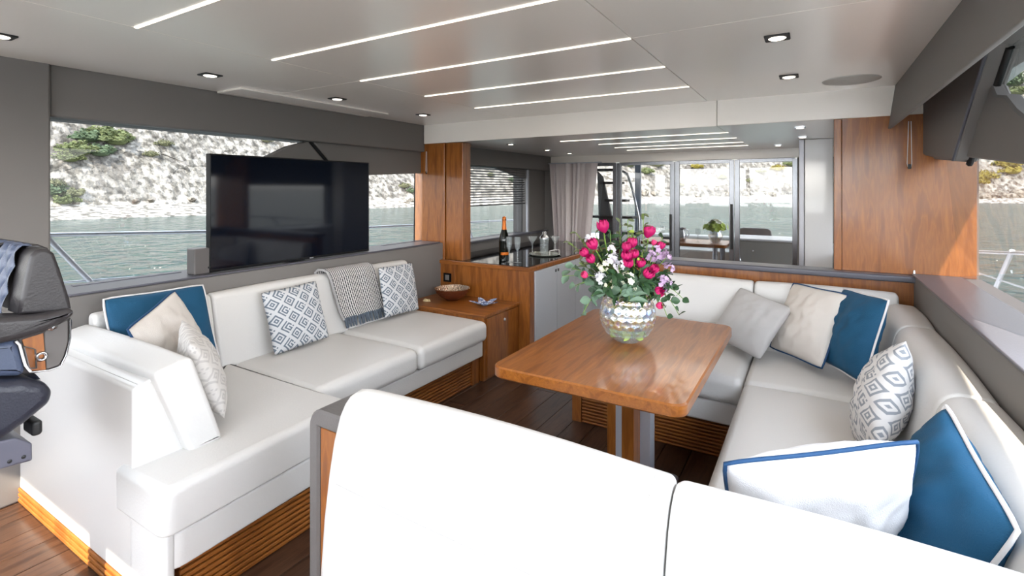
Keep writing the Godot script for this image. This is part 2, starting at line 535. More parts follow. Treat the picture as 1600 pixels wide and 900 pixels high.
func build_shell() -> void:
	# floor: boards run fore and aft over a dark bed
	var f := structure("floor", "dark walnut plank floor running fore and aft", "floor")
	part("bed", boxes([[-3.5, 0.8, -0.12, -0.022, AFT - 0.1, FWD + 0.15]]), M.planks[3], f)
	var w := 0.142
	var lens := [1.35, 1.6, 1.1]
	var shapes := []
	for l in lens:
		var m := Mb.new()
		m.rbox(Vector3.ZERO, Vector3(w - 0.003, 0.022, l - 0.003), 0.0016, 1)
		shapes.append(m.mesh())
	var x := -3.42
	var row := 0
	while x < 0.7:
		var z := FWD + 0.1 - fposmod(row * 0.53, 1.1)
		var n := row
		while z > AFT:
			var k := n % 3
			var l: float = lens[k]
			part("plank", shapes[k], M.planks[(row * 5 + n * 7) % 6], f, Vector3(x + w / 2, -0.011, z - l / 2))
			z -= l
			n += 1
		x += w
		row += 1

	# left side
	var l := structure("wall_left", "grey upholstered side lining with window ledge", "wall")
	var m := Mb.new()
	m.prism(soften([Vector3(-3.30, 0, 0), Vector3(-2.95, 0, 0), Vector3(-2.95, 0.95, 0.012), Vector3(-3.30, 0.95, 0)]), 0.93, 3.66, Vector3.RIGHT, Vector3.UP, Vector3.FORWARD)
	part("lower_lining", m, M.trim, l)
	m = Mb.new()
	m.rcuboid(-3.25, -2.944, 0.95, 0.962, -0.93, -3.62, 0.005)
	part("ledge_top", m, M.sill, l)
	for k in 2:
		var z0 := -1.02 - k * 2.1
		m = Mb.new()
		m.rcuboid(-3.195, -3.165, 0.960, 0.9655, z0, z0 - 0.5, 0.002, 1)
		part("demister_strip", m, M.sill, l)
	m = Mb.new()
	var up := structure("trim_1", "grey padded pillar and valance above the left window", "trim")
	m.rcuboid(-3.36, -3.15, 0.0, 2.06, -0.93, -0.42, 0.012)
	part("pillar_panel", m, M.trim, up)
	m = Mb.new()
	m.rcuboid(-3.40, LX, 1.80, 2.12, -0.93, -3.70, 0.012)
	part("valance", m, M.trim, up)
	# the wing of the flybridge that crosses the side window behind the glass
	var r := structure("wall_right", "grey upholstered side lining with window ledge", "wall")
	var ru := structure("trim_3", "grey valance, raked pillar cover and wing panel beside the right window", "trim")
	for side in ["left", "right"]:
		var parent: Node3D = up if side == "left" else ru
		var X := Vector3.LEFT if side == "left" else Vector3.RIGHT
		var base := 3.215 if side == "left" else 0.575
		m = Mb.new()
		if side == "right": m.prism([Vector2(-3.7, 1.62), Vector2(-2.98, 1.57), Vector2(-2.42, 1.965), Vector2(-3.7, 1.965)], base, base + 0.05, Vector3.BACK, Vector3.UP, X, 0.008)
		else: m.prism([Vector2(-3.7, 1.60), Vector2(-3.0, 1.565), Vector2(-2.72, 1.56), Vector2(-2.42, 1.84), Vector2(-2.45, 1.95), Vector2(-3.7, 1.95)], base, base + 0.05, Vector3.BACK, Vector3.UP, X, 0.008)
		part("wing_panel", m, M.trim, parent)
		m = Mb.new()
		if side == "right": m.prism([Vector2(-2.95, 1.59), Vector2(-2.31, 1.535), Vector2(-1.9, 1.50), Vector2(-2.0, 1.58), Vector2(-2.15, 1.65), Vector2(-2.316, 1.72), Vector2(-2.42, 1.78), Vector2(-2.53, 1.80), Vector2(-2.58, 1.845)], base, base + 0.05, Vector3.BACK, Vector3.UP, X, 0.008)
		else: m.prism([Vector2(-2.68, 1.555), Vector2(-2.15, 1.535), Vector2(-1.85, 1.535), Vector2(-1.92, 1.58), Vector2(-2.02, 1.64), Vector2(-2.12, 1.69), Vector2(-2.25, 1.755), Vector2(-2.40, 1.80), Vector2(-2.40, 1.82)], base, base + 0.05, Vector3.BACK, Vector3.UP, X, 0.008)
		part("wing_gusset", m, M.trim, parent)
		m = Mb.new()
		if side == "right": m.tube([X * (base + 0.02) + Vector3(0, 1.56, -2.975), X * (base + 0.02) + Vector3(0, 1.95, -2.43)], 0.013, 6)
		else: m.tube([X * (base + 0.02) + Vector3(0, 1.56, -2.70), X * (base + 0.02) + Vector3(0, 1.84, -2.405)], 0.013, 6)
		part("mullion_seal", m, M.rubber, parent)
	# forward of the pillar: low side, helm window, roof edge
	part("forward_lining", boxes([[-3.36, -3.17, 0, 1.0, -0.42, FWD + 0.1], [-3.36, LX, 1.80, 2.12, -0.42, 1.4]]), M.trim, up)
	window(1, [Vector3(-3.245, 0.955, -0.93), Vector3(-3.245, 0.955, -3.60), Vector3(-3.235, 1.83, -3.60), Vector3(-3.235, 1.83, -0.93)], M.glass)
	window(2, [Vector3(-3.27, 1.0, FWD), Vector3(-3.27, 1.0, -0.42), Vector3(-3.27, 1.8, -0.42), Vector3(-3.27, 1.8, FWD)], M.glass_clear)

	# right side
	m = Mb.new()
	m.prism(soften([Vector3(0.78, 0, 0), Vector3(0.485, 0, 0), Vector3(0.485, 0.955, 0.012), Vector3(0.78, 0.955, 0)]), -FWD, 3.66, Vector3.RIGHT, Vector3.UP, Vector3.FORWARD)
	part("lower_lining", m, M.trim, r)
	m = Mb.new()
	m.rcuboid(0.478, 0.70, 0.955, 0.966, FWD, -3.64, 0.005)
	part("ledge_top", m, M.sill, r)
	m = Mb.new()
	m.prism(soften([Vector3(RX, 2.10, 0), Vector3(0.37, 1.80, 0.006), Vector3(0.388, 1.80, 0.006), Vector3(RX + 0.03, 2.10, 0)]), -1.4, 3.66, Vector3.RIGHT, Vector3.UP, Vector3.FORWARD, 0.004)
	part("valance", m, M.trim, ru)
	part("window_header", boxes([[0.44, 0.72, 1.96, 2.12, 1.4, -3.70]]), M.trim, ru)
	# boxed pillar cover with a folded front edge, aft of the mullion
	m = Mb.new()
	m.prism(soften([Vector3(-3.66, 1.64, 0), Vector3(-2.95, 1.573, 0.02), Vector3(-2.41, 1.965, 0.0), Vector3(-3.66, 1.965, 0)]), 0.53, 0.60, Vector3.BACK, Vector3.UP, Vector3.RIGHT, 0.012)
	part("pillar_cover", m, M.trim, ru)
	m = Mb.new()
	m.tube([Vector3(0.534, 1.578, -2.955), Vector3(0.534, 1.77, -2.685), Vector3(0.534, 1.96, -2.42)], 0.006, 6)
	part("piping", m, M.sill, ru)
	window(3, [Vector3(0.69, 0.96, -3.66), Vector3(0.69, 0.96, -2.02), Vector3(0.60, 1.97, -1.86), Vector3(0.60, 1.97, -3.66)], M.glass)
	window(7, [Vector3(0.69, 0.96, -2.02), Vector3(0.69, 0.96, FWD), Vector3(0.60, 1.97, 1.5), Vector3(0.60, 1.97, -1.86)], M.glass_clear)

	# forward end: dash and windscreen
	var fw := structure("wall_front", "dark dash below the windscreen", "wall")
	part("dash", boxes([[-3.36, 0.78, 0, 1.0, 1.55, 1.75], [-3.36, 0.78, 0.94, 1.0, 1.75, 2.0]]), M.trim, fw)
	part("roof_edge", boxes([[-3.36, 0.78, 1.96, 2.2, 1.28, 1.40]]), M.trim, fw)
	for px in [-3.27, -1.4, 0.66]:
		m = Mb.new()
		m.prism([Vector2(1.30, 1.98), Vector2(1.38, 1.98), Vector2(1.95, 1.0), Vector2(1.87, 1.0)], px - 0.04, px + 0.04, Vector3.BACK, Vector3.UP, Vector3.RIGHT)
		part("windscreen_post", m, M.trim_dark, fw)
	part("corner_lining", boxes([[-3.36, -3.24, 1.0, 2.1, 1.28, 1.42], [0.66, 0.78, 1.0, 2.1, 1.28, 1.42]]), M.trim, fw)
	window(4, [Vector3(0.70, 1.0, 1.93), Vector3(-3.3, 1.0, 1.93), Vector3(-3.3, 1.97, 1.34), Vector3(0.70, 1.97, 1.34)], M.glass_clear)

func window(n: int, q: Array, glass: Material) -> Node3D:
	var o := structure("window_%d" % n, ["", "large tinted side window behind the television", "helm side window", "raked tinted side window over the ledge", "windscreen", "galley side window with slatted blind", "galley side window over the worktop", "clear side window ahead of the raked tinted one"][n], "window")
	var m := Mb.new()
	m.face(q[0], q[1], q[2], q[3])
	part("pane", m, glass, o)
	for i in 4:
		m = Mb.new()
		m.tube([q[i], q[(i + 1) % 4]], 0.006, 6)
		part("seal", m, M.rubber, o)
	return o

func build_ceiling() -> void:
	var c := structure("ceiling", "glossy off-white ceiling panels with narrow joints", "ceiling")
	part("deck_core", boxes([[-3.5, 0.72, 2.076, 2.2, 1.4, AFT - 0.1]]), M.ceiling, c)
	var g := 0.002
	var strips := [0.20, -0.34, -0.88, -1.43, -1.96, -2.50, -3.06]
	var xa := -2.163
	var xb := -0.625
	var list := []
	var edges := [1.32, 0.20, -0.34, -0.88, -1.43, -1.96, -2.50, -3.06, BULK - 0.02]
	for i in edges.size() - 1: list.append([xa, xb, edges[i], edges[i + 1]])
	for e in [[1.32, -1.96], [-1.96, BULK - 0.02]]:
		list.append([-3.165, xa, e[0], e[1]])
		list.append([xb, RX, e[0], e[1]])
	for p in list:
		var m := Mb.new()
		m.rcuboid(p[0] + g, p[1] - g, 2.05, 2.075, p[2] - g, p[3] + g, 0.0015, 1)
		part("ceiling_panel", m, M.ceiling, c)
	# soft cove along the left edge
	var m := Mb.new()
	var prof := [Vector2(-3.18, 2.06)]
	prof.append_array(arc2(Vector2(-3.09, 1.985), 0.08, 170, 95, 6))
	prof.append(Vector2(-3.09, 2.06))
	for w in [[-3.16, -3.106], [-3.096, -2.90]]:   # vent cover in two leaves with an open slot between them
		m = Mb.new()
		m.rcuboid(w[0], w[1], 2.040, 2.051, -1.72, -2.92, 0.004)
		part("air_vent_panel", m, M.ceiling, c)
	m = Mb.new()
	m.lathe(Vector3(0.175, 0, -3.34), [Vector2(0, 2.046), Vector2(0.125, 2.046), Vector2(0.135, 2.047), Vector2(0.138, 2.0505)], 36)
	part("speaker_grille", m, sm(Color(0.78, 0.78, 0.76), 0.7), c)
	# step down to the galley ceiling
	m = Mb.new()
	m.prism(soften([Vector3(BULK, 2.06, 0), Vector3(BULK, 1.875, 0.006), Vector3(AFT, 1.875, 0), Vector3(AFT, 2.06, 0)]), -3.16, -0.567, Vector3.BACK, Vector3.UP, Vector3.RIGHT, 0.001)
	part("lower_ceiling_panel", m, M.ceiling, c)
	m = Mb.new()
	m.prism(soften([Vector3(BULK, 2.06, 0), Vector3(BULK, 1.875, 0.006), Vector3(AFT, 1.875, 0), Vector3(AFT, 2.06, 0)]), -0.564, 0.60, Vector3.BACK, Vector3.UP, Vector3.RIGHT, 0.001)
	part("lower_ceiling_panel", m, M.ceiling, c)
	# lamps
	for i in strips.size(): strip_light(strips[i], xa, xb, 2.05, ["", "", "frontmost slim ceiling light strip of five", "second slim ceiling light strip of five", "third slim ceiling light strip, ending at the panel joint", "fourth slim ceiling light strip of five", "last saloon light strip before the ceiling steps down"][i])
	var aft := [-4.08, -4.55, -5.0, -5.4]
	for i in 4: strip_light(aft[i], -1.95 + (0.18 if i > 0 else 0.0), -0.55, 1.875, "slim light strip in the lower galley ceiling, number %s from the step" % ["one", "two", "three", "four"][i])
	var spots := [[-2.725, -0.65], [-2.725, -1.448], [-2.717, -2.264], [-2.708, -3.109], [-0.125, -2.243], [-0.115, -3.054], [-0.13, -1.43], [-0.13, -0.65]]
	var say := ["square downlight above the helm seat", "square downlight above the sofa corner", "square downlight beside the air vent panel", "square downlight beside the left ceiling corner", "black square downlight with round lens above the dinette", "square downlight near the ceiling speaker", "", ""]
	for i in 8: downlight(spots[i][0], spots[i][1], 2.05, 0.045, say[i])
	var low := [[-2.466, -4.08], [-2.49, -4.885], [-2.485, -5.458], [-0.083, -4.005], [-0.081, -4.757], [-0.30, -5.528]]
	for i in 6: downlight(low[i][0], low[i][1], 1.875, 0.035, ["galley downlight nearest the teak pillar", "middle downlight over the galley counter", "galley downlight nearest the curtain", "downlight before the glossy white cabinet", "downlight close to the glossy white cabinet", "downlight above the right sliding door"][i])

func strip_light(z: float, xa: float, xb: float, y: float, label: String) -> void:
	var t := thing("strip_light", label if label else "slim ceiling light strip ahead of the dinette", "light", Vector3((xa + xb) / 2, y, z), "slim ceiling light strips")
	var m := Mb.new()
	m.rbox(Vector3(0, -0.001, 0), Vector3(xb - xa - 0.004, 0.006, 0.013 if y > 2 else 0.008), 0.002, 1)
	part("diffuser", m, M.strip_glow, t)
	var a := AreaLight3D.new()
	a.name = "lamp"
	a.area_size = Vector2(xb - xa, 0.03)
	a.light_color = Color(1.0, 0.96, 0.91)
	a.light_energy = STRIP if y > 2 else STRIP * 2.2
	a.area_range = 8.0
	a.shadow_enabled = true
	a.position.y = -0.008
	a.rotation.x = -PI / 2
	t.add_child(a)

const STRIP := 0.08
const SPOT := 0.05

func downlight(x: float, z: float, y: float, half: float, label: String) -> void:
	var t := thing("downlight", label if label else "square downlight ahead of the dinette", "light", Vector3(x, y, z), "ceiling downlights")
	var m := Mb.new()
	m.prism(round_rect(-half, half, -half, half, 0.006, 3), -0.006, 0.004, Vector3.RIGHT, Vector3.BACK, Vector3.UP, 0.002)
	part("bezel", m, M.trim_dark if y > 2 else M.steel, t)
	m = Mb.new()
	m.lathe(Vector3.ZERO, [Vector2(0, -0.0095), Vector2(half * 0.6, -0.009), Vector2(half * 0.72, -0.0055)], 20)
	part("lens", m, M.lens_glow, t)
	var s := SpotLight3D.new()
	s.name = "lamp"
	s.light_color = Color(1.0, 0.95, 0.88)
	s.light_energy = SPOT
	s.light_size = 0.03
	s.spot_angle = 60
	s.spot_angle_attenuation = 1.0
	s.spot_range = 6.0
	s.shadow_enabled = true
	s.position.y = -0.02
	s.rotation.x = -PI / 2
	t.add_child(s)

func build_aft_cabin() -> void:
	# teak pillar, left of the galley opening
	var l := structure("trim_2", "teak pillar between the saloon window and the galley", "trim")
	var m := Mb.new()
	m.rcuboid(-3.30, -2.93, 0.0, 1.875, BULK - 0.02, -4.0, 0.008)
	part("teak_pillar_panel", m, M.teak, l)
	m = Mb.new()
	m.rcuboid(-2.926, -2.73, 0.0, 1.873, BULK - 0.035, -3.80, 0.008)
	part("teak_pillar_panel", m, M.teak, l)
	m = Mb.new()
	m.rcuboid(-3.30, -2.79, 0.0, 0.80, BULK + 0.01, BULK - 0.03, 0.004)
	part("teak_lower_panel", m, M.teak, l)
	# galley side
	l = structure("wall_galley", "dark grey galley side lining with window", "wall")
	part("galley_lining", boxes([[-3.3, -3.1, 0.0, 0.90, -3.9, AFT], [-3.3, -3.1, 0.9, 1.9, -3.9, -4.16], [-3.3, -3.1, 0.9, 1.9, -5.52, AFT]]), M.trim, l)
	m = Mb.new()
	m.rcuboid(-3.3, -3.0, 1.69, 1.90, -3.80, AFT, 0.012)
	part("galley_valance", m, M.trim, l)
	m = Mb.new()
	m.rcuboid(-3.2, -3.04, 0.885, 0.905, -3.85, AFT, 0.006)
	part("galley_ledge", m, M.sill, l)
	m = Mb.new()
	m.prism([Vector2(-5.53, 1.70), Vector2(-4.75, 1.70), Vector2(-5.35, 1.60), Vector2(-5.53, 1.58)], 3.12, 3.16, Vector3.BACK, Vector3.UP, Vector3.LEFT)
	part("window_corner", m, M.trim, l)
	m = Mb.new()
	m.rcuboid(-3.12, -3.09, 0.9, 1.69, -5.52, -5.56, 0.006)
	part("window_post", m, M.brushed, l)
	window(5, [Vector3(-3.17, 0.90, -4.16), Vector3(-3.17, 0.90, -5.52), Vector3(-3.17, 1.75, -5.52), Vector3(-3.17, 1.75, -4.16)], M.glass)
	var b := thing("venetian_blind", "half-lowered slatted blind in the galley window", "blind", Vector3(-3.125, 0, -4.83))
	m = Mb.new()
	m.rbox(Vector3.ZERO, Vector3(0.028, 0.002, 1.33), 0.0009, 1, 1, null, Basis(Vector3.BACK, deg_to_rad(22)))
	var slat := m.mesh()
	var sl := sm(Color(0.30, 0.30, 0.31), 0.45)
	for i in 14: part("slat", slat, sl, b, Vector3(0, 1.67 - i * 0.0285, 0))
	m = Mb.new()
	m.rbox(Vector3.ZERO, Vector3(0.03, 0.014, 1.33), 0.004, 1)
	part("bottom_rail", m, sl, b, Vector3(0, 1.268, 0))
	for zz in [-0.45, 0.45]:
		m = Mb.new()
		m.tube([Vector3(0.012, 1.69, zz), Vector3(0.012, 1.27, zz)], 0.0012, 5)
		part("ladder_cord", m, sl, b)
	# half bulkhead behind the dinette, with the tall teak panel on the right
	var k := structure("wall_back", "half-height teak bulkhead with grey shelf and tall teak panel", "wall")
	m = Mb.new()
	m.rcuboid(-1.29, 0.70, 0.0, 0.92, BULK + 0.02, BULK - 0.06, 0.004)
	part("lower_panel", m, M.teak, k)
	m = Mb.new()
	m.rcuboid(-1.30, 0.49, 0.92, 0.957, BULK + 0.075, BULK - 0.09, 0.010)
	part("shelf", m, M.sill, k)
	m = Mb.new()
	m.rcuboid(0.145, 0.76, 0.957, 1.90, BULK - 0.006, BULK - 0.06, 0.003)
	part("tall_panel", m, M.teak, k)
	m = Mb.new()
	m.rcuboid(0.104, 0.143, 0.957, 1.874, BULK + 0.002, BULK - 0.06, 0.004)
	part("edge_strip", m, M.teak, k)
	# galley side behind the tall panel: worktop, window, overhead locker (they show in the television)
	var gr := structure("wall_right_galley", "white galley units under a side window", "wall")
	part("lower_unit", boxes([[0.14, 0.78, 0.0, 0.90, BULK - 0.065, AFT]]), M.cabinet_grey, gr)
	part("upper_lining", boxes([[0.45, 0.78, 1.50, 1.95, BULK - 0.065, AFT], [0.60, 0.78, 0.9, 1.5, BULK - 0.065, -3.98], [0.60, 0.78, 0.9, 1.5, -5.35, AFT]]), M.trim, gr)
	window(6, [Vector3(0.68, 0.90, -3.98), Vector3(0.68, 0.90, -5.35), Vector3(0.68, 1.52, -5.35), Vector3(0.68, 1.52, -3.98)], M.glass)
	m = Mb.new()
	m.lathe(Vector3(0.485, 0.97, BULK + 0.03), [Vector2(0.0, 0.02), Vector2(0.006, 0.018), Vector2(0.007, 0.0)].map(func(q): return Vector2(q.x, q.y)), 10)
	part("ledge_stud", m, M.steel, k)
	# glossy white cabinet between the galley doors and the bulkhead
	var w := thing("white_cabinet", "tall glossy white cabinet beside the sliding doors", "cabinet", Vector3(0, 0, -5.0))
	m = Mb.new()
	m.rcuboid(-0.112, -0.072, 0.0, 1.873, 0.0, -0.6, 0.004)
	part("side_post", m, M.brushed, w)
	m = Mb.new()
	m.rcuboid(-0.068, 0.135, 0.0, 1.873, 0.004, -0.6, 0.004)
	part("door", m, M.white_gloss, w)
	# aft wall with sliding doors
	var a := structure("wall_aft", "grey header above the glazed sliding doors", "wall")
	m = Mb.new()
	m.rcuboid(-3.3, 0.8, 1.775, 2.1, AFT, AFT - 0.10, 0.006)
	part("header", m, M.ceiling, a)
	part("side_lining", boxes([[-3.3, -2.60, 0, 1.78, AFT - 0.02, AFT - 0.10], [-0.15, 0.8, 0, 1.78, AFT - 0.02, AFT - 0.10]]), M.trim, a)
	var Z := AFT - 0.05
	var panes := [[-2.60, -2.130], [-2.074, -1.430], [-1.374, -0.784], [-0.728, -0.17]]
	var frame_w := 0.026
	for i in 4:
		var d := structure("door_%d" % (i + 1), ["narrow fixed glass panel beside the curtain", "glass sliding door with dark handle", "middle sliding glass door", "right sliding glass door"][i], "door")
		var x0: float = panes[i][0]
		var x1: float = panes[i][1]
		part("pane", boxes([[x0, x1, 0.05, 1.75, Z - 0.002, Z + 0.002]]), M.glass_door, d)
		for xx in [x0, x1]:
			m = Mb.new()
			m.rcuboid(xx - frame_w, xx + frame_w, 0.02, 1.77, Z - 0.02, Z + 0.02, 0.004)
			part("stile", m, M.door_frame, d)
		for yy in [0.03, 1.757]:
			m = Mb.new()
			m.rcuboid(x0, x1, yy - 0.02, yy + 0.02, Z - 0.015, Z + 0.015, 0.003)
			part("rail", m, M.door_frame, d)
		if i == 1:
			m = Mb.new()
			m.rcuboid(x1 - 0.028, x1 - 0.006, 0.72, 1.15, Z + 0.022, Z + 0.04, 0.005)
			part("handle", m, M.trim_dark, d)
			m = Mb.new()
			m.rcuboid(x1 - 0.12, x1 - 0.02, 0.855, 0.885, Z + 0.025, Z + 0.05, 0.01)
			part("latch", m, M.trim_dark, d)
		if i == 2:
			m = Mb.new()
			m.rcuboid(x1 - 0.012, x1 + 0.012, 0.78, 1.28, Z + 0.022, Z + 0.045, 0.005)
			part("handle", m, M.trim_dark, d)
	# curtain drawn to the left corner
	var cu := thing("curtain", "pale grey gathered curtain hanging beside the sliding doors", "curtain", Vector3(-2.62, 0, AFT + 0.10))
	m = Mb.new()
	m.grid(150, 14, func(u, v):
		var half := lerpf(0.33, 0.19, v)
		var mid := lerpf(-0.02, -0.045, v)
		var fold := sin(u * TAU * 8.0 + 0.9 * sin(u * 23.0)) * 0.048 + sin(u * TAU * 3.1 + 1.0) * 0.012
		return Vector3(lerpf(mid - half, mid + half, u) + 0.01 * sin(u * 60.0), lerpf(1.775, 0.25, v), fold * lerpf(0.8, 1.1, v)), true)
	part("cloth", m, M.curtain, cu)
	m = Mb.new()
	m.rcuboid(-0.36, 0.36, 1.772, 1.785, -0.035, 0.035, 0.003)
	part("track", m, M.brushed, cu)

# ---------------------------------------------------------------- boat outside the cabin
func build_exterior_boat() -> void:
	var d := structure("side_deck", "white moulded side decks and roof overhang", "deck")
	part("right_deck", boxes([[0.78, 1.26, 0.2, 0.50, FWD + 1.0, -10.2]]), M.gelcoat, d)
	part("left_deck", boxes([[-4.1, -3.36, 0.2, 0.50, FWD + 1.0, -10.2]]), M.gelcoat, d)
	part("hull", boxes([[-4.1, 1.26, -0.95, -0.13, FWD + 6.0, -10.2], [-4.1, -3.5, -0.13, 0.2, FWD + 6.0, -10.2], [0.82, 1.26, -0.13, 0.2, FWD + 6.0, -10.2], [-4.1, 1.26, -0.13, 0.2, FWD + 0.6, FWD + 6.0]]), M.gelcoat, d)
	# the roof narrows towards the bow, as the hull does
	var roof := Mb.new()
	roof.prism([Vector2(0.74, 1.12), Vector2(0.85, -0.63), Vector2(0.97, -2.2), Vector2(1.20, -5.2), Vector2(1.22, -8.8), Vector2(-4.0, -8.8), Vector2(-3.98, -5.2), Vector2(-3.75, -2.2), Vector2(-3.63, -0.63), Vector2(-3.5, 1.12)], 2.2, 2.3, Vector3.RIGHT, Vector3.BACK, Vector3.UP)
	part("roof", roof, M.gelcoat, d)
	part("foredeck", boxes([[-4.1, 1.26, 0.2, 0.92, 2.01, FWD + 6.0], [-4.1, 1.26, -0.13, 0.2, 1.76, 2.2]]), M.gelcoat, d)
	rail("guard_rail", "thin steel guard rail seen through the window behind the television", [
		[Vector3(-3.9, 1.30, 1.0), Vector3(-3.9, 1.177, -1.13), Vector3(-3.9, 1.127, -2.07), Vector3(-3.9, 1.055, -3.68), Vector3(-3.9, 0.95, -7.5)],
		[Vector3(-3.9, 1.00, 0.6), Vector3(-3.9, 0.88, -1.25), Vector3(-3.9, 0.80, -2.5), Vector3(-3.9, 0.70, -4.0), Vector3(-3.9, 0.62, -7.5)]],
		[[Vector3(-3.9, 0.50, -1.60), Vector3(-3.9, 1.18, -1.12)], [Vector3(-3.9, 0.50, -5.6), Vector3(-3.9, 1.0, -5.35)]])
	rail("guard_rail", "white guard rail with leaning stanchion outside the raked window", [
		[Vector3(1.15, 1.20, -2.6), Vector3(1.15, 1.037, -4.44), Vector3(1.15, 0.839, -6.46), Vector3(1.15, 0.70, -8.2)],
		[Vector3(1.15, 0.92, -2.6), Vector3(1.15, 0.816, -4.44), Vector3(1.15, 0.713, -6.46), Vector3(1.15, 0.62, -8.2)]],
		[[Vector3(1.15, 0.50, -5.28), Vector3(1.15, 1.03, -4.66)]])

func rail(called: String, label: String, bars: Array, posts: Array) -> void:
	var t := thing(called, label, "railing")
	for i in bars.size():
		var m := Mb.new()
		m.tube(bars[i], 0.013 if i == 0 else 0.006, 8)
		part("top_rail" if i == 0 else "lower_wire", m, M.rail, t)
	for p in posts:
		var m := Mb.new()
		m.tube(p, 0.016, 8)
		part("stanchion", m, M.rail, t)

# ---------------------------------------------------------------- sea, beach, hillside
var hill := PackedVector3Array()
const HC := 400
const HR := 84

func build_landscape() -> void:
	var sea := Mb.new()
	sea.face(Vector3(-500, -0.9, 500), Vector3(500, -0.9, 500), Vector3(500, -0.9, -500), Vector3(-500, -0.9, -500))
	var wm := triplanar(sm(Color(0.22, 0.31, 0.30), 0.13), Vector3(0.10, 0.10, 0.13), true)
	relief(wm, noise(0.014, 5, 41, [], 512), 80.0)
	wm.albedo_texture = noise(0.008, 4, 42, [[0.0, Color(0.45, 0.70, 0.74)], [0.5, Color(0.8, 0.9, 0.86)], [1.0, Color(1, 1, 0.94)]], 512)
	var s := part("sea", sea, wm)
	s.set_meta("kind", "structure")
	s.set_meta("label", "rippled grey-green sea water around the boat")
	s.set_meta("category", "sea")
	# shoreline, from the left of the boat round astern to the right
	var shore := Curve3D.new()
	for p in [Vector2(-52, 70), Vector2(-50, 30), Vector2(-49, 0), Vector2(-47.5, -14), Vector2(-45.5, -24), Vector2(-45, -42), Vector2(-40, -58), Vector2(-27, -72), Vector2(-14, -87), Vector2(0, -100), Vector2(18, -110), Vector2(40, -112), Vector2(62, -100), Vector2(80, -80)]:
		shore.add_point(Vector3(p.x, 0, p.y))
	var n1 := FastNoiseLite.new()
	n1.seed = 5; n1.frequency = 0.055; n1.fractal_octaves = 4
	n1.fractal_type = FastNoiseLite.FRACTAL_RIDGED
	var n2 := FastNoiseLite.new()
	n2.seed = 9; n2.frequency = 0.42; n2.noise_type = FastNoiseLite.TYPE_CELLULAR
	n2.cellular_return_type = FastNoiseLite.RETURN_DISTANCE2_SUB
	var n3 := FastNoiseLite.new()
	n3.seed = 15; n3.frequency = 0.035
	var total := shore.get_baked_length()
	var hm := Mb.new()
	hm.coloured = true
	for i in HC + 1:
		var at := total * i / HC
		var p := shore.sample_baked(at)
		var q := shore.sample_baked(minf(at + 4.0, total)) - shore.sample_baked(maxf(at - 4.0, 0.0))
		var inland := Vector3(q.z, 0, -q.x).normalized()
		if inland.dot(p + Vector3(0, 0, 20)) < 0: inland = -inland
		for j in HR + 1:
			var t := float(j) / HR
			var far: float
			var y: float
			if j < 7:
				far = j * 1.35
				y = -1.05 + 1.15 * pow(j / 7.0, 0.8)
			else:
				var k := (j - 7) / float(HR - 7)
				far = 8.2 + k * 34.0
				y = 0.1 + 46.0 * pow(k, 1.0) * (0.95 + 0.1 * sin(at * 0.05))
			var w := p + inland * far
			var rough := clampf((j - 6) / 6.0, 0.0, 1.0)
			var a := n1.get_noise_3d(w.x, y, w.z)
			var b := n2.get_noise_3d(w.x, y * 1.3, w.z)
			w += (inland * 0.7 + Vector3.UP * 0.7) * rough * (a * 3.2 + (b + 0.6) * 2.6)
			w.y += y
			hill.append(w)
	for i in HC:
		for j in HR:
			var a := i * (HR + 1) + j
			var v := [hill[a], hill[a + HR + 1], hill[a + HR + 2], hill[a + 1]]
			var tone := n3.get_noise_3dv(v[0]) * 0.5 + 0.5
			var grit := rng.randf()
			if j < 7: hm.col = Color(0.58, 0.57, 0.55) * lerpf(0.94, 1.0, grit)
			else: hm.col = Color(0.15, 0.145, 0.14).lerp(Color(0.46, 0.45, 0.43), clampf(tone * 1.2 + (grit - 0.5) * 0.7, 0, 1))
			for tri in [[0, 1, 2], [0, 2, 3]]:
				var ids := []
				for e in tri: ids.append(hm.v(v[e]))
				hm.tri(ids[0], ids[1], ids[2])
	var rock := sm(Color.WHITE, 0.95)
	rock.vertex_color_use_as_albedo = true
	rock.albedo_texture = noise(0.03, 5, 77, [[0.0, Color(0.36, 0.35, 0.33)], [0.40, Color(0.62, 0.61, 0.59)], [0.52, Color(0.95, 0.94, 0.92)], [1.0, Color(1, 1, 1)]], 512, FastNoiseLite.TYPE_SIMPLEX_SMOOTH)
	triplanar(rock, Vector3.ONE * 0.07, true)
	relief(rock, noise(0.05, 4, 78, [], 512, FastNoiseLite.TYPE_CELLULAR), 30.0)
	var h := part("hillside", hm, rock)
	h.set_meta("kind", "structure")
	h.set_meta("label", "pale limestone hillside with a narrow beach at its foot")
	h.set_meta("category", "hillside")
	# shrubs where the photograph shows them: pixel on the hillside, width in metres, tint
	var leaf := Mb.new()
	for k in 900:
		var dir := Vector3(rng.randfn(), absf(rng.randfn()) * 0.8, rng.randfn()).normalized()
		var c := Vector3(dir.x * 0.5, dir.y * 0.42, dir.z * 0.5) * rng.randf_range(0.72, 1.05) * (0.8 + 0.25 * sin(dir.x * 7.0 + dir.z * 5.0))
		var b := Basis(Vector3(rng.randfn(), rng.randfn(), rng.randfn()).normalized(), rng.randf() * TAU)
		var sz := rng.randf_range(0.035, 0.075)
		leaf.quad(leaf.v(c + b * Vector3(-sz, 0, 0)), leaf.v(c + b * Vector3(0, -sz * 0.6, 0.01)), leaf.v(c + b * Vector3(sz, 0, 0)), leaf.v(c + b * Vector3(0, sz * 0.6, 0.01)))
	leaf.rbox(Vector3(0, 0.06, 0), Vector3(0.5, 0.4, 0.5), 0.19, 3, 2)
	var shape := leaf.mesh()
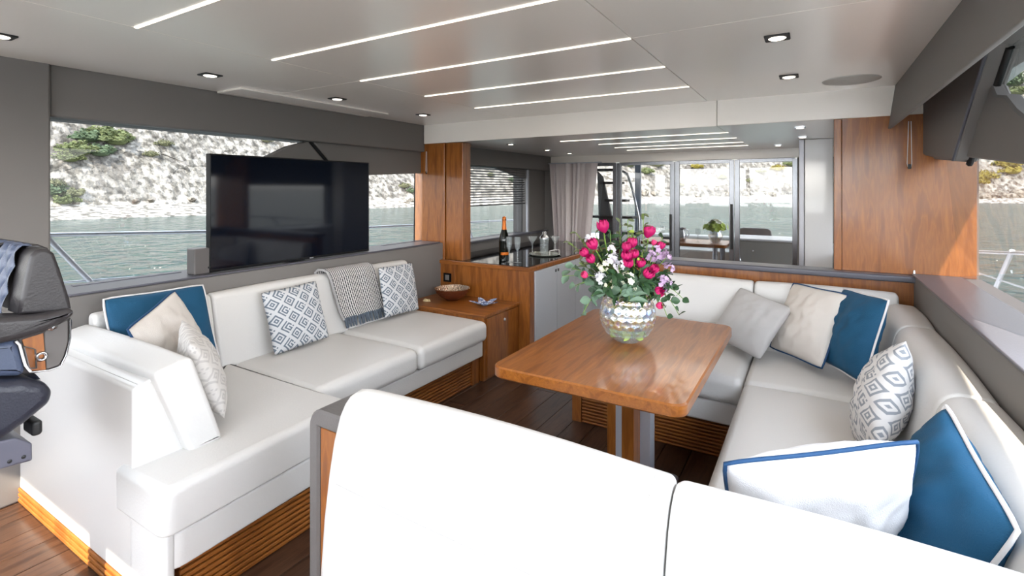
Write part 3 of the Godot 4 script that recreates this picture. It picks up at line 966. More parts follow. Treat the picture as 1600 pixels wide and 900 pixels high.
	var greens := [sm(Color(0.42, 0.46, 0.31), 0.9), sm(Color(0.36, 0.43, 0.33), 0.9), sm(Color(0.56, 0.52, 0.22), 0.9), sm(Color(0.48, 0.49, 0.38), 0.9)]
	var names := ["olive green", "dark green", "yellowing", "grey-green"]
	for b in [[118, 232, 3.4, 0], [140, 216, 3.2, 1], [162, 212, 3.4, 0], [184, 222, 3.6, 0], [150, 240, 3.0, 1], [108, 246, 2.4, 0], [78, 300, 2.6, 1], [96, 312, 2.2, 0], [84, 285, 2.2, 3], [122, 306, 2.0, 3], [350, 205, 1.6, 3], [260, 225, 1.8, 3], [420, 222, 1.6, 3], [232, 245, 1.5, 3], [630, 292, 2.0, 3], [640, 300, 1.8, 1],
			[1490, 282, 4.50, 2], [1512, 286, 4.88, 2], [1535, 276, 4.50, 2], [1574, 258, 4.88, 2], [1580, 274, 3.75, 2], [1476, 275, 3.75, 2], [1590, 130, 5.25, 1], [1575, 122, 4.50, 1], [1598, 145, 4.50, 0], [1010, 268, 3.00, 0], [1025, 258, 3.00, 3], [986, 262, 2.55, 0], [1086, 262, 2.55, 2], [1215, 262, 3.15, 2], [1232, 256, 3.00, 0], [1192, 270, 2.25, 3], [1170, 285, 1.95, 3], [1060, 292, 2.10, 3], [770, 275, 1.50, 3], [800, 282, 1.80, 1], [1130, 280, 1.88, 3]]:
		var spot := on_hill(b[0], b[1])
		var t := part("shrub", shape, greens[b[3]])
		tag(t, names[b[3]] + " shrub growing on the " + ("hillside behind the television" if b[0] < 700 else "hillside outside the raked window" if b[0] > 1300 else "hillside beyond the galley doors"), "shrub", "shrubs on the hillside")
		t.position = spot
		t.scale = Vector3(1, 0.72, 1) * b[2]
		t.rotation.y = rng.randf() * TAU
	# boulders along the water's edge
	var stones := []
	for k in 3:
		var m := Mb.new()
		var off := rng.randf() * 50.0
		m.rbox(Vector3.ZERO, Vector3(1, 0.6, 0.8), 0.28, 2, 3, func(p): return p * (1.0 + 0.35 * n3.get_noise_3d(p.x * 40 + off, p.y * 40, p.z * 40)))
		stones.append(m.mesh())
	var grey := rock.duplicate()
	grey.vertex_color_use_as_albedo = false
	grey.albedo_color = Color(0.60, 0.58, 0.55)
	for b in [[1510, 306, 2.50], [1522, 304, 2.25], [1535, 306, 2.75], [1550, 307, 2.50], [1566, 306, 3.00], [1582, 308, 2.50], [1596, 304, 3.00], [640, 315, 1.10], [648, 312, 1.20], [632, 318, 0.75], [215, 312, 0.70], [236, 316, 0.60], [300, 312, 0.80], [110, 318, 0.60], [1006, 300, 1.75], [1022, 303, 1.50], [1090, 306, 1.25], [1140, 300, 1.50], [1205, 306, 1.50]]:
		var t := part("boulder", stones[rng.randi() % 3], grey)
		tag(t, "grey boulder lying at the water's edge " + ("behind the television" if b[0] < 700 else "outside the raked window" if b[0] > 1300 else "beyond the galley doors"), "boulder", "boulders along the shore")
		t.position = on_hill(b[0], b[1])
		t.scale = Vector3.ONE * b[2]
		t.rotation.y = rng.randf() * TAU

func on_hill(px: float, py: float) -> Vector3:
	var a := atan2(472.0, FOCAL)
	var best := 1e9
	var out := Vector3.ZERO
	for p in hill:
		var d := -sin(a) * p.x - cos(a) * p.z
		if d < 5.0: continue
		var u := 800.0 + FOCAL * (cos(a) * p.x - sin(a) * p.z) / d
		var v := HORIZON - FOCAL * (p.y - EYE) / d
		var e := absf(u - px) + absf(v - py) + d * 0.05
		if e < best:
			best = e
			out = p
	return out

# ---------------------------------------------------------------- upholstery
# a padded block: polygon (p, q) along H from h0 to h1, its two ends rounded over r0 and r1
func pad(m: Mb, poly: Array, h0: float, h1: float, P: Vector3, Q: Vector3, H: Vector3, r0 := 0.02, r1 := 0.02, mids := 1, bulge := 0.0) -> void:
	var pts := PackedVector2Array(poly)
	if Geometry2D.is_polygon_clockwise(pts): pts.reverse()
	if h1 < h0:
		var t := h0; h0 = h1; h1 = t
		t = r0; r0 = r1; r1 = t
	var flip := P.cross(Q).dot(H) < 0
	var n := pts.size()
	var inw := PackedVector2Array()
	for i in n:
		var e0 := (pts[i] - pts[(i - 1 + n) % n]).normalized()
		var e1 := (pts[(i + 1) % n] - pts[i]).normalized()
		var q := Vector2(-e0.y, e0.x) + Vector2(-e1.y, e1.x)
		inw.append(q.normalized())
	var rings := []
	var steps := []
	for k in 5:
		var a := PI / 2 * k / 4.0
		steps.append([h0 + r0 * (1 - cos(PI / 2 - a)) if false else h0 + r0 * (1.0 - cos(a)), r0 * (1.0 - sin(a))])
	for k in range(1, mids + 1): steps.append([lerpf(h0 + r0, h1 - r1, float(k) / (mids + 1)), -bulge * sin(PI * k / (mids + 1.0))])
	for k in range(4, -1, -1):
		var a := PI / 2 * k / 4.0
		steps.append([h1 - r1 * (1.0 - cos(a)), r1 * (1.0 - sin(a))])
	for s in steps:
		var ring := PackedInt32Array()
		for i in n:
			var p: Vector2 = pts[i] + inw[i] * s[1]
			ring.append(m.v(P * p.x + Q * p.y + H * s[0], p, 1))
		rings.append(ring)
	for k in rings.size() - 1:
		for i in n:
			var j := (i + 1) % n
			if flip: m.quad(rings[k][j], rings[k][i], rings[k + 1][i], rings[k + 1][j])
			else: m.quad(rings[k][i], rings[k][j], rings[k + 1][j], rings[k + 1][i])
	var idx := Geometry2D.triangulate_polygon(pts)
	for e in [0, rings.size() - 1]:
		for t in range(0, idx.size(), 3):
			var a: int = rings[e][idx[t]]; var b: int = rings[e][idx[t + 1]]; var c: int = rings[e][idx[t + 2]]
			var ccw := (pts[idx[t + 1]] - pts[idx[t]]).cross(pts[idx[t + 2]] - pts[idx[t]]) > 0
			if ccw == ((e > 0) != flip): m.tri(a, b, c)
			else: m.tri(a, c, b)

func seat_pad(x0: float, x1: float, y0: float, y1: float, z0: float, z1: float, r := 0.035, puff := 0.018) -> Mb:
	var m := Mb.new()
	var h := Vector3(absf(x1 - x0), absf(y1 - y0), absf(z1 - z0)) / 2
	m.rcuboid(x0, x1, y0, y1, z0, z1, r, 4, 10, func(p):
		if p.y > 0: p.y += puff * (1 - pow(p.x / h.x, 4)) * (1 - pow(p.z / h.z, 4)) * (p.y / h.y)
		return p)
	return m

func slats(parent: Node3D, from: Vector3, to: Vector3, out: Vector3, y0: float, y1: float, n: int) -> void:
	var along := to - from
	var pitch := (y1 - y0) / n
	var m := Mb.new()
	var on_z := absf(along.z) > absf(along.x)
	m.rbox(Vector3.ZERO, Vector3(0.014 if on_z else along.length(), pitch - 0.0075, along.length() if on_z else 0.014), 0.003, 1)
	var sh := m.mesh()
	for i in n: part("plinth_slat", sh, M.slat_z if on_z else M.slat, parent, (from + to) / 2 + Vector3(0, y0 + pitch * (i + 0.5), 0) + out * 0.004)

func build_left_sofa() -> void:
	var t := thing("corner_sofa", "white leather corner sofa along the window under the television", "sofa", Vector3(-2.5, 0, -2.0))
	var o := -t.position
	var add := func(called: String, m: Mb, mat: Material) -> MeshInstance3D: return part(called, m, mat, t, o)
	# plinth: dark bed, slats, corner posts
	add.call("plinth", boxes([[-2.92, -2.205, 0, 0.2, -0.90, -3.08], [-2.3, -1.885, 0, 0.2, -0.90, -1.60]]), M.slat)
	slats_at(t, o, Vector3(-2.175, 0, -1.62), Vector3(-2.175, 0, -3.02), Vector3.RIGHT, 0.0, 0.2, 9)
	slats_at(t, o, Vector3(-1.852, 0, -0.88), Vector3(-1.852, 0, -1.60), Vector3.RIGHT, 0.0, 0.2, 9)
	add.call("plinth_post", boxes([[-2.19, -2.155, 0, 0.2, -3.02, -3.10]]), M.teak)
	slats_at(t, o, Vector3(-3.20, 0, -0.824), Vector3(-1.84, 0, -0.824), Vector3.BACK, 0.0, 0.072, 3)
	add.call("plinth_bed", boxes([[-3.2, -1.86, 0, 0.07, -0.832, -0.9]]), M.slat)
	# padded base under the seats
	var m := Mb.new()
	m.rcuboid(-2.92, -2.115, 0.2, 0.315, -1.5, -3.10, 0.012)
	add.call("base_panel", m, M.leather)
	var plan := func(x: float, z: float, i: float) -> Array: return soften([Vector3(-2.11, z, 0.0), Vector3(x, z, 0.05), Vector3(x - i, -1.612, 0.05), Vector3(-2.85, -1.612, 0.01), Vector3(-2.85, -0.93, 0), Vector3(-2.11, -0.93, 0)], 5)
	m = Mb.new()
	pad(m, plan.call(-1.80, -0.83, 0.03), 0.19, 0.315, Vector3.RIGHT, Vector3.BACK, Vector3.UP, 0.01, 0.012)
	add.call("base_panel", m, M.leather)
	# seats
	m = Mb.new()
	pad(m, plan.call(-1.785, -0.80, 0.04), 0.317, 0.475, Vector3.RIGHT, Vector3.BACK, Vector3.UP, 0.012, 0.03)
	add.call("seat_cushion", m, M.leather)
	add.call("seat_cushion", seat_pad(-2.85, -2.075, 0.317, 0.465, -1.605, -2.355, 0.045), M.leather)
	add.call("seat_cushion", seat_pad(-2.85, -2.075, 0.317, 0.465, -2.36, -3.115, 0.045), M.leather)
	m = Mb.new()
	m.rcuboid(-2.06, -1.806, 0.075, 0.318, -0.818, -0.85, 0.012)
	add.call("base_panel", m, M.leather)
	# leaning backs
	var prof := soften([Vector3(-2.775, 0.455, 0.03), Vector3(-2.865, 0.865, 0.035), Vector3(-2.942, 0.865, 0.03), Vector3(-2.942, 0.455, 0.02)], 4)
	for z in [[-1.0, -1.53], [-1.535, -2.42], [-2.425, -3.10]]:
		m = Mb.new()
		pad(m, prof, -z[0], -z[1], Vector3.RIGHT, Vector3.UP, Vector3.FORWARD, 0.018, 0.018, 5, 0.006)
		var b: Node3D = add.call("back_cushion", m, M.leather)
		m = Mb.new()
		m.tube([Vector3(-2.8065, 0.59, z[0] - 0.02), Vector3(-2.800, 0.59, (z[0] + z[1]) / 2), Vector3(-2.8065, 0.59, z[1] + 0.02)], 0.0016, 5)
		part("stitching", m, M.seam, b)
	# end panel that backs the sofa, and the bolster leaning on it
	m = Mb.new()
	pad(m, soften([Vector3(-0.818, 0.07, 0.004), Vector3(-0.818, 0.752, 0.012), Vector3(-0.885, 0.772, 0.01), Vector3(-1.0, 0.47, 0.004), Vector3(-1.0, 0.07, 0.0)], 3), -3.15, -2.032, Vector3.BACK, Vector3.UP, Vector3.RIGHT, 0.01, 0.01)
	add.call("end_panel", m, M.lacquer)
	m = Mb.new()
	m.tube([Vector3(-3.0, 0.7585, -0.84), Vector3(-2.05, 0.7585, -0.84)], 0.0015, 5)
	add.call("piping", m, M.seam)
	m = Mb.new()
	pad(m, soften([Vector3(-0.862, 0.80, 0.03), Vector3(-0.992, 0.828, 0.03), Vector3(-1.110, 0.470, 0.025), Vector3(-0.985, 0.462, 0.025)], 4), -2.90, -1.985, Vector3.BACK, Vector3.UP, Vector3.RIGHT, 0.02, 0.02, 3, 0.006)
	add.call("bolster", m, M.leather)

func slats_at(t: Node3D, o: Vector3, from: Vector3, to: Vector3, out: Vector3, y0: float, y1: float, n: int) -> void:
	slats(t, from + o, to + o, out, y0, y1, n)

func build_dinette_sofa() -> void:
	var t := thing("dinette_sofa", "white leather U-shaped sofa wrapping round the teak table", "sofa", Vector3(-0.2, 0, -2.2))
	var o := -t.position
	var add := func(called: String, m: Mb, mat: Material) -> MeshInstance3D: return part(called, m, mat, t, o)
	var m: Mb
	add.call("plinth", boxes([[-1.27, 0.47, 0, 0.2, -2.94, -3.55], [-0.24, 0.47, 0, 0.2, -1.0, -3.0], [-1.2, 0.47, 0, 0.2, -1.0, -1.45]]), M.slat)
	slats_at(t, o, Vector3(-1.235, 0, -2.905), Vector3(-0.28, 0, -2.905), Vector3.BACK, 0.0, 0.2, 10)
	slats_at(t, o, Vector3(-0.275, 0, -1.46), Vector3(-0.275, 0, -2.90), Vector3.LEFT, 0.0, 0.2, 10)
	add.call("plinth_post", boxes([[-1.30, -1.24, 0, 0.2, -2.895, -2.93]]), M.teak)
	add.call("plinth_side", boxes([[-1.30, -1.272, 0, 0.2, -2.93, -3.56]]), M.teak)
	for b in [[-1.29, -0.30, -2.855, -3.5], [-0.345, 0.45, -1.2, -3.5], [-1.18, -0.3, -1.05, -1.48]]:
		m = Mb.new()
		m.rcuboid(b[0], b[1], 0.2, 0.318, b[2], b[3], 0.012)
		add.call("base_panel", m, M.leather)
	add.call("seat_cushion", seat_pad(-1.30, -0.315, 0.32, 0.468, -2.82, -3.44, 0.045), M.leather)
	add.call("seat_cushion", seat_pad(-0.31, 0.33, 0.32, 0.468, -2.80, -3.44, 0.035, 0.024), M.leather)
	add.call("seat_cushion", seat_pad(-0.31, 0.33, 0.32, 0.468, -1.52, -2.795, 0.04, 0.024), M.leather)
	add.call("seat_cushion", seat_pad(-1.18, 0.33, 0.32, 0.468, -1.06, -1.515, 0.04), M.leather)
	# backs against the bulkhead
	var prof := soften([Vector3(-3.37, 0.46, 0.03), Vector3(-3.455, 0.868, 0.04), Vector3(-3.555, 0.868, 0.03), Vector3(-3.555, 0.46, 0.02)], 4)
	for x in [[-1.30, -0.325], [-0.32, 0.40]]:
		m = Mb.new()
		pad(m, prof, x[0], x[1], Vector3.BACK, Vector3.UP, Vector3.RIGHT, 0.02, 0.02, 5, 0.006)
		var b: Node3D = add.call("back_cushion", m, M.leather)
		m = Mb.new()
		m.tube([Vector3(x[0] + 0.02, 0.60, -3.399), Vector3((x[0] + x[1]) / 2, 0.60, -3.393), Vector3(x[1] - 0.02, 0.60, -3.399)], 0.0016, 5)
		part("stitching", m, M.seam, b)
	# backs under the right window
	prof = soften([Vector3(0.255, 0.46, 0.03), Vector3(0.335, 0.825, 0.08), Vector3(0.478, 0.815, 0.03), Vector3(0.478, 0.44, 0.0)], 6)
	for z in [[-1.12, -2.02], [-2.025, -2.93], [-2.935, -3.46]]:
		m = Mb.new()
		pad(m, prof, -z[0], -z[1], Vector3.RIGHT, Vector3.UP, Vector3.FORWARD, 0.018, 0.018, 5, 0.008)
		add.call("back_cushion", m, M.leather)
	# back towards the helm: thick, rolled over at the top
	prof = [Vector2(-0.862, 0.10), Vector2(-0.868, 0.25), Vector2(-0.876, 0.40), Vector2(-0.888, 0.55), Vector2(-0.905, 0.67), Vector2(-0.922, 0.755), Vector2(-0.943, 0.818), Vector2(-0.965, 0.852), Vector2(-0.99, 0.872), Vector2(-1.02, 0.878), Vector2(-1.05, 0.866), Vector2(-1.075, 0.832), Vector2(-1.09, 0.77), Vector2(-1.10, 0.65), Vector2(-1.11, 0.46), Vector2(-1.11, 0.10)]
	m = Mb.new()
	pad(m, prof, -1.165, -0.238, Vector3.BACK, Vector3.UP, Vector3.RIGHT, 0.075, 0.016, 6, 0.010)
	var b: Node3D = add.call("back_cushion", m, M.leather)
	m = Mb.new()
	m.tube(range(8).map(func(k): return Vector3(lerpf(-1.09, -0.254, k / 7.0), 0.665, -0.9032 + 0.0100 * sin(PI * k / 7.0))), 0.0014, 5)
	part("stitching", m, M.seam, b)
	m = Mb.new()
	for k in 40:
		var p0: Vector2 = at_profile(prof, 0.05 + k * 0.0225)
		var p1: Vector2 = at_profile(prof, 0.05 + k * 0.0225 + 0.012)
		if p1.x < -1.06: break
		m.tube([Vector3(-0.272, p0.y, p0.x + 0.0042), Vector3(-0.272, p1.y, p1.x + 0.0042)], 0.0011, 4)
	part("stitching", m, M.seam, b)
	m = Mb.new()
	pad(m, prof.map(func(p): return Vector2(p.x - 0.003, p.y - 0.006)), -0.235, 0.47, Vector3.BACK, Vector3.UP, Vector3.RIGHT, 0.016, 0.02, 5, 0.008)
	add.call("back_cushion", m, M.leather)
	# open end: grey leather hoop round a teak panel
	m = Mb.new()
	var outer := [Vector2(-1.165, 0.70)]
	outer.append_array(arc2(Vector2(-1.430, 0.640), 0.06, 90, 180, 6))
	outer.append(Vector2(-1.490, 0.0))
	var inner := [Vector2(-1.440, 0.0)]
	inner.append_array([Vector2(-1.440, 0.640), Vector2(-1.165, 0.640)])
	m.prism(outer + inner, -1.12, -1.33, Vector3.RIGHT, Vector3.UP, Vector3.BACK, 0.008)
	add.call("end_hoop", m, M.grey_leather)
	m = Mb.new()
	m.rcuboid(-1.438, -1.12, 0.0, 0.638, -1.128, -1.31, 0.003)
	var w: Node3D = add.call("end_panel", m, M.teak)
	m = Mb.new()
	m.rcuboid(-1.345, -1.20, 0.44, 0.545, -1.124, -1.129, 0.002)
	part("socket_plate", m, M.tv_frame, w)

func at_profile(prof: Array, s: float) -> Vector2:
	for i in prof.size() - 1:
		var d: float = prof[i].distance_to(prof[i + 1])
		if s <= d: return prof[i].lerp(prof[i + 1], s / d)
		s -= d
	return prof[-1]

# ---------------------------------------------------------------- table, television, cabinets
func build_table() -> void:
	var t := thing("dining_table", "teak dining table with rounded corners on a teak and steel pedestal", "table", Vector3(-0.755, 0, -2.32))
	var m := Mb.new()
	m.prism(round_rect(-0.395, 0.385, -0.585, 0.585, 0.055, 6), 0.672, 0.72, Vector3.RIGHT, Vector3.BACK, Vector3.UP, 0.006)
	part("table_top", m, M.table, t)
	m = Mb.new()
	m.rcuboid(-0.06, 0.065, 0.02, 0.672, 0.12, 0.02, 0.004)
	var leg := part("pedestal", m, M.teak, t)
	m = Mb.new()
	m.rcuboid(-0.018, 0.010, 0.02, 0.67, 0.121, 0.10, 0.001)
	part("steel_inlay", m, M.brushed, leg)
	m = Mb.new()
	m.rcuboid(0.03, 0.11, 0.02, 0.672, 0.012, -0.06, 0.004)
	part("steel_column", m, M.brushed, t)
	m = Mb.new()
	m.rcuboid(-0.06, 0.065, 0.02, 0.672, -0.07, -0.17, 0.004)
	part("pedestal", m, M.teak, t)
	m = Mb.new()
	m.prism(round_rect(-0.16, 0.18, -0.26, 0.22, 0.03, 4), 0.0, 0.02, Vector3.RIGHT, Vector3.BACK, Vector3.UP, 0.003)
	part("foot_plate", m, M.brushed, t)

func build_tv() -> void:
	var t := thing("television", "large flat black television standing on the window ledge above the sofa", "television", Vector3(-2.985, 0.962, -2.185))
	var m := Mb.new()
	m.rcuboid(-0.035, 0.0, 0.004, 0.692, 0.605, -0.605, 0.004)
	part("housing", m, M.tv_frame, t)
	m = Mb.new()
	m.rcuboid(-0.002, 0.0022, 0.020, 0.684, 0.597, -0.597, 0.001)
	part("screen", m, M.tv_screen, t)
	for e in [[0.604, 0.597, 0.004, 0.692], [-0.597, -0.604, 0.004, 0.692], [0.604, -0.604, 0.684, 0.692], [0.604, -0.604, 0.004, 0.019]]:
		m = Mb.new()
		m.rcuboid(-0.004, 0.005, e[2], e[3], e[0], e[1], 0.002, 1)
		part("bezel", m, M.tv_frame, t)
	m = Mb.new()
	m.rcuboid(0.004, 0.0055, 0.008, 0.014, -0.065, -0.095, 0.0006)
	part("badge", m, M.brushed, t)
	m = Mb.new()
	m.rcuboid(-0.09, -0.036, 0.0, 0.5, 0.06, -0.06, 0.006)
	part("lift_post", m, M.trim_dark, t)
	var b := thing("speaker_box", "small grey box beside the lower corner of the television", "speaker", Vector3(-3.03, 0.962, -1.56))
	m = Mb.new()
	m.rcuboid(-0.04, 0.045, 0.0, 0.148, 0.06, -0.05, 0.008)
	part("cabinet", m, M.trim_seat, b)
	m = Mb.new()
	m.lathe(Vector3.ZERO, [Vector2(0, 0.0055), Vector2(0.006, 0.005), Vector2(0.007, 0.0)], 12)
	var k := part("knob", m, M.trim_dark, b, Vector3(0.045, 0.035, -0.02))
	k.rotation.z = -PI / 2
	cord("blind_cord", "thin looped blind cord hanging on the teak pillar", Vector3(-3.12, 1.80, BULK + 0.012), 0.20, 0.014)
	cord("blind_cord", "white looped blind cord with tassel weight on the tall teak panel", Vector3(0.466, 1.835, BULK + 0.02), 0.26, 0.02)

func cord(called: String, label: String, at: Vector3, drop: float, w: float) -> void:
	var t := thing(called, label, "cord", at)
	var m := Mb.new()
	m.tube([Vector3(-w * 0.2, 0, 0), Vector3(-w * 0.55, -drop + 0.02, 0), Vector3(-w * 0.35, -drop, 0), Vector3(0, -drop - 0.006, 0), Vector3(w * 0.35, -drop, 0), Vector3(w * 0.5, -drop + 0.02, 0), Vector3(w * 0.35, 0, 0)], 0.0022, 6)
	part("loop", m, M.white_pipe, t)
	m = Mb.new()
	m.rcuboid(-w * 0.42, w * 0.42, -drop - 0.012, -drop + 0.016, -0.005, 0.005, 0.004)
	part("weight", m, M.trim_dark, t)

func build_cabinets() -> void:
	# low teak cabinet at the end of the sofa
	var t := thing("end_cabinet", "low dark teak cabinet at the end of the sofa", "cabinet", Vector3(-2.5, 0, -3.38))
	var m := Mb.new()
	m.rcuboid(-0.43, 0.375, 0.0, 0.478, 0.255, -0.245, 0.003)
	part("body", m, M.teak, t)
	m = Mb.new()
	m.rcuboid(-0.44, 0.39, 0.478, 0.50, 0.262, -0.25, 0.004)
	part("top", m, M.teak_x, t)
	m = Mb.new()
	m.rcuboid(0.372, 0.386, 0.02, 0.468, 0.225, -0.235, 0.003)
	var d := part("door", m, M.teak, t)
	m = Mb.new()
	m.lathe(Vector3.ZERO, [Vector2(0.0, 0.010), Vector2(0.010, 0.009), Vector2(0.012, 0.003), Vector2(0.012, 0.0)], 16)
	var k := part("knob", m, M.brushed, d, Vector3(0.386, 0.41, -0.02))
	k.rotation.z = -PI / 2
	# galley sideboard
	var s := thing("sideboard", "teak galley sideboard with white doors and glossy black top", "sideboard", Vector3(-2.4, 0, -4.5))
	m = Mb.new()
	m.rcuboid(-0.65, 0.385, 0.0, 0.765, 0.86, -1.2, 0.003)
	part("body", m, M.teak, s)
	m = Mb.new()
	m.rcuboid(-0.33, 0.29, 0.03, 0.765, 0.872, 0.858, 0.003)
	part("end_panel", m, M.teak, s)
	m = Mb.new()
	m.rcuboid(0.29, 0.392, 0.0, 0.765, 0.876, 0.80, 0.004)
	part("corner_post", m, M.teak, s)
	m = Mb.new()
	m.rcuboid(-0.62, 0.40, 0.765, 0.797, 0.885, -1.2, 0.004)
	part("top_edging", m, M.teak_x, s)
	m = Mb.new()
	m.rcuboid(-0.62, 0.365, 0.796, 0.80, 0.855, -1.2, 0.001)
	part("top_slab", m, M.counter, s)
	for i in 4:
		var z := 0.79 - i * 0.41
		m = Mb.new()
		m.rcuboid(0.384, 0.402, 0.02, 0.757, z, z - 0.404, 0.003)
		var dd := part("door", m, M.cabinet_grey, s)
		m = Mb.new()
		var zh := z - 0.38 if i % 2 == 0 else z - 0.022
		m.rcuboid(0.400, 0.406, 0.70, 0.725, zh + 0.012, zh - 0.012, 0.003)
		part("finger_latch", m, M.trim_dark, dd)
	# socket on the pillar foot
	var e := thing("wall_socket", "small black wall socket above the copper bowl", "socket", Vector3(-2.87, 0.64, BULK + 0.014))
	m = Mb.new()
	m.rcuboid(-0.045, 0.045, -0.04, 0.04, 0.0, -0.004, 0.003)
	part("plate", m, M.tv_frame, e)
	m = Mb.new()
	m.rcuboid(-0.022, 0.022, -0.024, 0.024, 0.003, 0.0, 0.002)
	part("insert", m, M.trim, e)

# ---------------------------------------------------------------- cushions and throw
func pillow_mesh(w: float, h: float, t: float, salt: int) -> Mb:
	var m := Mb.new()
	var nz := FastNoiseLite.new()
	nz.seed = salt; nz.frequency = 3.2; nz.fractal_octaves = 2
	for side in [1.0, -1.0]:
		m.grid(28, 28, func(a, b):
			var u: float = a * 2 - 1; var v: float = b * 2 - 1
			var k := 1.0 - 0.055 * pow(u * v, 4.0)
			var x := k * w / 2 * u * (1.0 - 0.06 * (1 - v * v) * absf(u))
			var y := k * h / 2 * v * (1.0 - 0.06 * (1 - u * u) * absf(v))
			var f := pow(maxf(0, (1 - pow(absf(u), 2.2)) * (1 - pow(absf(v), 2.2))), 0.6)
			var z: float = side * t / 2 * f * (1.0 + 0.16 * nz.get_noise_2d(u * 0.8 + side * 5.0, v * 0.8)) + side * 0.003 * f * sin(9.0 * (u * v) + 4.0 * u)
			return Vector3(x, y, z), side < 0)
	for i in m.U.size():
		var q := Vector2(m.V[i].x, m.V[i].y) * 5.5
		m.U[i] = Vector2(q.x + q.y, q.x - q.y) * 0.92
	return m

func pillow(label: String, w: float, h: float, t: float, at: Vector3, n: Vector3, up: Vector3, mat: Material, pipe: Material, group := "") -> Node3D:
	var o := thing("throw_pillow", label, "pillow", at, group)
	o.basis = facing(n, up)
	part("cover", pillow_mesh(w, h, t, int(at.x * 1000) + int(at.z * 77)), mat, o)
	if pipe:
		var path := []
		for e in 4:
			for k in 12:
				var s := k / 12.0 * 2 - 1
				var u: float = [s, 1.0, -s, -1.0][e]
				var v: float = [-1.0, s, 1.0, -s][e]
				path.append(Vector3(w / 2 * u * (1.0 - 0.06 * (1 - v * v) * absf(u)), h / 2 * v * (1.0 - 0.06 * (1 - u * u) * absf(v)), 0.0) * (1.0 - 0.055 * pow(u * v, 4.0)))
		var m := Mb.new()
		m.tube(path, 0.0052, 6, true)
		part("piping", m, pipe, o)
	return o

